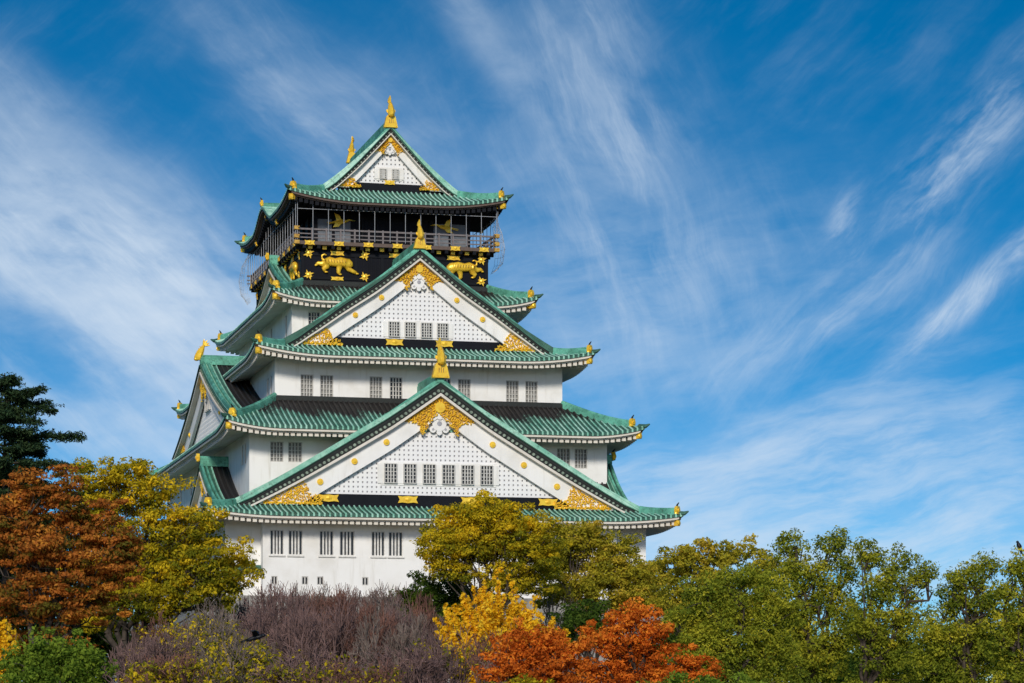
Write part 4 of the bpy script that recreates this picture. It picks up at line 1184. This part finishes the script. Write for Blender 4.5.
# --- bare cherry thicket below the keep
bl = [(150, 128, 634, 95), (185, 152, 618, 90), (225, 158, 603, 100), (262, 150, 592, 105), (300, 165, 587, 100), (340, 156, 590, 105), (378, 160, 591, 100), (415, 150, 606, 100), (455, 140, 620, 100), (485, 128, 636, 90),
      (250, 118, 640, 110), (330, 120, 645, 115), (400, 122, 646, 110), (180, 112, 655, 100), (205, 140, 612, 100), (280, 142, 600, 100), (322, 140, 604, 95), (360, 142, 603, 95), (395, 138, 614, 100), (440, 130, 632, 100), (290, 110, 658, 110), (365, 108, 662, 110), (232, 132, 624, 95), (130, 150, 640, 70), (240, 178, 592, 70), (275, 180, 587, 75), (318, 182, 586, 75), (355, 180, 587, 75), (395, 182, 588, 75), (420, 178, 596, 70), (560, 184, 598, 60), (515, 126, 642, 80), (548, 128, 648, 80)]
lf_n = {1: 240, 2: 120, 9: 150, 10: 240, 13: 330, 14: 300, 20: 230, 21: 100, 22: 420, 19: 90, 23: 150, 11: 50}
for i, (px, D, top, wd) in enumerate(bl):
    n_ = lf_n.get(i, 0)
    bare_tree('leafless purplish-brown cherry tree in the bare thicket below the keep' if not n_ else 'nearly bare cherry tree with some yellow-green leaves left, in the thicket below the keep', D, px, top, wd, 40 + i, 'bare cherry trees below the keep' if not n_ else 'nearly bare cherry trees with a few leaves', ('twig', 'twig_red', 'twig_grey', 'twig')[i % 4], 'leaf_olive' if n_ else None, n_)
# --- middle
broadleaf('broadleaf_tree', 'spreading olive-yellow tree overlapping the middle of the keep', 'tree', 178, 492,
          [(490, 512, 38, 16), (455, 528, 34, 20), (525, 530, 36, 22), (440, 548, 30, 18), (490, 545, 44, 20), (535, 556, 34, 22), (455, 568, 30, 14), (515, 580, 40, 18)],
          'leaf_olive', 21, leaf_size=.09, flat=.5, clump=.6, gap=.08, dens=1.3, tint_top=.7, trunk_r=.30, fork=.55)
broadleaf('broadleaf_tree', 'darker olive tree joining the spreading tree on its right', 'tree', 186, 590,
          [(575, 535, 32, 16), (605, 545, 30, 18), (560, 560, 34, 20), (610, 568, 34, 20), (640, 580, 28, 20), (580, 590, 44, 22), (630, 600, 40, 20)],
          'leaf_brown_olive', 22, leaf_size=.09, flat=.5, clump=.6, gap=.10, dens=1.25, tint_top=.6, trunk_r=.30, fork=.55)
broadleaf('evergreen_shrub', 'deep green bush at the foot of the white wall, left of the spreading tree', 'shrub', 182, 440,
          [(440, 588, 34, 16), (415, 598, 24, 14), (470, 602, 34, 16), (440, 615, 44, 16)], 'leaf_deep', 23, leaf_size=.10, clump=.5, gap=.08, trunk_r=.14)
broadleaf('evergreen_shrub', 'small deep green bush between the yellow ginkgo and the tall maple', 'shrub', 150, 585,
          [(585, 612, 24, 14), (575, 630, 26, 16), (600, 632, 20, 16)], 'leaf_deep', 24, leaf_size=.09, clump=.42, gap=.05, trunk_r=.12)
ginkgo('bright yellow ginkgo with upright branches in front of the keep', 138, 498, 562, 150, 25, 64, leafn=1.7)
broadleaf('maple_tree', 'low orange-red maple right of the yellow ginkgo', 'tree', 118, 540,
          [(530, 640, 34, 18), (562, 650, 32, 20), (505, 664, 30, 18), (545, 672, 44, 20)], 'leaf_orange', 31, leaf_size=.075, clump=.40, flat=.55, gap=.15, trunk_r=.14, bark='bark')
broadleaf('maple_tree', 'tall bright orange maple rising against the green trees', 'tree', 124, 632,
          [(632, 620, 32, 20), (608, 640, 26, 22), (655, 642, 26, 22), (630, 662, 40, 22), (690, 668, 34, 18), (600, 672, 34, 18), (655, 685, 50, 16)], 'leaf_orange', 32, leaf_size=.075, clump=.40, flat=.55, gap=.13, trunk_r=.15)
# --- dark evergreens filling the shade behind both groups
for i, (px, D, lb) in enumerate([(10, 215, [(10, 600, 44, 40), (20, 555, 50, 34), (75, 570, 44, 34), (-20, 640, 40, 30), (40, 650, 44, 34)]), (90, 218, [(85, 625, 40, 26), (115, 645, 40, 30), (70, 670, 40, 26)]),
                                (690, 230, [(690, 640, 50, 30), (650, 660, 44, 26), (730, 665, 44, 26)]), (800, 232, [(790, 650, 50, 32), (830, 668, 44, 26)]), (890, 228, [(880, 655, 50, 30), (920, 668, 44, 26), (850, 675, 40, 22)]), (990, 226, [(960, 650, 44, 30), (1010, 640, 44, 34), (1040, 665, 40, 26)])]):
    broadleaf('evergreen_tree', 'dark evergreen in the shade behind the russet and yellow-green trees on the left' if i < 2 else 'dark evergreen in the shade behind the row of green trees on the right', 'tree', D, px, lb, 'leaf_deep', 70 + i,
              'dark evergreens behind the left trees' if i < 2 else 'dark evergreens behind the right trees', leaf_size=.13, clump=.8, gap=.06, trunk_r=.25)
# --- right group
broadleaf('zelkova_tree', 'olive tree with brownish top beside the right corner of the keep', 'tree', 196, 700,
          [(690, 556, 34, 14), (735, 552, 34, 14), (660, 575, 30, 18), (710, 578, 40, 20), (760, 570, 30, 18), (680, 605, 44, 22), (740, 605, 44, 24)],
          'leaf_brown_olive', 33, leaf_size=.11, flat=.5, clump=.62, gap=.16, trunk_r=.3)
broadleaf('camphor_tree', 'broad bright green tree in front of the brown-topped tree', 'tree', 140, 730,
          [(705, 598, 32, 24), (745, 585, 32, 22), (690, 630, 34, 26), (735, 625, 44, 28), (775, 610, 30, 28), (715, 655, 44, 24), (765, 650, 36, 26), (740, 680, 60, 24)],
          'leaf_green', 34, leaf_size=.07, flat=.7, clump=.5, gap=.10, trunk_r=.22)
broadleaf('camphor_tree', 'tallest green tree of the right-hand row with feathery clumps', 'tree', 150, 812,
          [(790, 548, 18, 16), (830, 545, 20, 15), (812, 570, 26, 18), (782, 580, 22, 20), (850, 568, 20, 18), (825, 600, 30, 24), (790, 620, 30, 24), (850, 625, 26, 24), (815, 655, 44, 26), (800, 690, 50, 24)],
          'leaf_green', 35, leaf_size=.075, flat=.8, clump=.44, gap=.20, dens=1.1, trunk_r=.24)
broadleaf('camphor_tree', 'green tree with gaps of sky, right of the tallest one', 'tree', 146, 868,
          [(872, 555, 18, 15), (898, 560, 16, 14), (905, 585, 18, 16), (880, 590, 22, 18), (925, 575, 13, 11), (870, 625, 26, 22), (910, 620, 22, 20), (890, 655, 38, 24), (880, 690, 50, 22)],
          'leaf_green', 36, leaf_size=.075, flat=.8, clump=.42, gap=.21, dens=1.1, trunk_r=.22)
broadleaf('camphor_tree', 'dark green tree with a ragged crown, left of the crow tree', 'tree', 142, 958,
          [(985, 565, 13, 12), (968, 580, 22, 16), (950, 600, 22, 18), (985, 605, 24, 20), (945, 635, 30, 24), (980, 640, 34, 26), (930, 665, 30, 22), (965, 680, 44, 24)],
          'leaf_green', 37, leaf_size=.075, flat=.8, clump=.44, gap=.17, dens=1.1, trunk_r=.22)
broadleaf('camphor_tree', 'green tree cut by the right edge with yellowing top and a crow on it', 'tree', 138, 1020,
          [(1018, 566, 16, 13), (1040, 575, 26, 20), (1012, 595, 22, 18), (1035, 620, 34, 28), (1005, 640, 24, 24), (1040, 665, 40, 30), (1010, 685, 36, 22)],
          'leaf_green', 38, leaf_size=.075, flat=.8, clump=.44, gap=.14, trunk_r=.22, tint_top=1.0)
broadleaf('evergreen_shrub', 'low yellow-green bush in front of the orange maples', 'shrub', 104, 690,
          [(690, 690, 40, 16), (735, 695, 40, 18), (650, 697, 36, 12)], 'leaf_shrub', 39, leaf_size=.07, clump=.32, gap=.08, trunk_r=.10)
broadleaf('evergreen_shrub', 'yellowish low bush at the bottom between cherry thicket and low maple', 'shrub', 104, 520,
          [(520, 690, 26, 16), (495, 696, 26, 12)], 'leaf_olive', 40, leaf_size=.07, clump=.32, gap=.1, trunk_r=.10)

# ================================================================== crows
M['crow'] = material('crow_feathers', (0.008, 0.009, 0.012), 0.5)
def lathe_bird(mb, pts, rs):
    mb.tube(pts, rs, 8)
def crow_perched(p, k=1.0):
    mb = MB(); p = np.asarray(p, float); q = lambda s, f, z: tuple(p + (RGT * s + FWD * f + np.array([0, 0, z])) * k)
    mb.tube([q(.10, 0, -.10), q(.06, 0, .02), q(.02, 0, .14), q(-.03, 0, .26), (q(-.06, 0, .34)), q(-.08, 0, .40)], [.04, .10, .125, .105, .075, .055], 8)
    mb.blob(q(-.085, 0, .415), (.07, .06, .06), 8, 5)
    mb.tube([q(-.12, 0, .41), q(-.19, 0, .39)], [.03, .012], 5)
    mb.tube([q(.08, 0, -.04), q(.15, 0, -.28)], [.06, .045], 6)
    for f in (-.04, .04): mb.tube([q(0, f, .04), q(-.02, f, -.12)], [.018, .012], 4)
    return mb.build('crow', 'crow', None, True)
pc = at(1019, 549, 138)
o = crow_perched(pc, .85); tag(o, 'black crow perched on the yellowing tree top at the right edge', 'crow')
def crow_flying(p, k=1.0):
    mb = MB(); p = np.asarray(p, float); q = lambda s, f, z: tuple(p + (RGT * s + FWD * f + np.array([0, 0, z])) * k)
    mb.tube([q(-.36, 0, -.10), q(-.22, 0, -.05), q(0, 0, .02), q(.16, 0, .06), q(.26, 0, .09)], [.05, .07, .10, .075, .05], 8)
    mb.blob(q(.28, 0, .10), (.075, .06, .06), 8, 5); mb.tube([q(.33, 0, .10), q(.43, 0, .085)], [.028, .006], 5)
    for sg in (-1, 1):      # wings: thin arched plates
        P = np.zeros((6, 4, 3))
        for i in range(6):
            f = sg * (.06 + .52 * i / 5); z = .06 + .20 * sin(i / 5 * 2.0); ch = .24 * (1 - .55 * (i / 5) ** 2)
            for j, (a, b) in enumerate(((.5, 0), (-.5, -.02), (-.5, .012), (.5, .02))): P[i, j] = q(.02 - .10 * i / 5 + a * ch, f, z + b)
        mb.grid(np.concatenate([P, P[:, :1]], 1)); mb.add(P[5], [(0, 1, 2, 3)])
    mb.prism([(-.30, -.09), (-.56, -.19), (-.58, -.13), (-.32, -.03)], -.08, .08, lambda a, b, c: q(a, b, c))
    return mb.build('crow', 'crow', None, True)
o = crow_flying(at(256, 638, 100), .95); tag(o, 'black crow flying past the bare cherry thicket', 'crow')
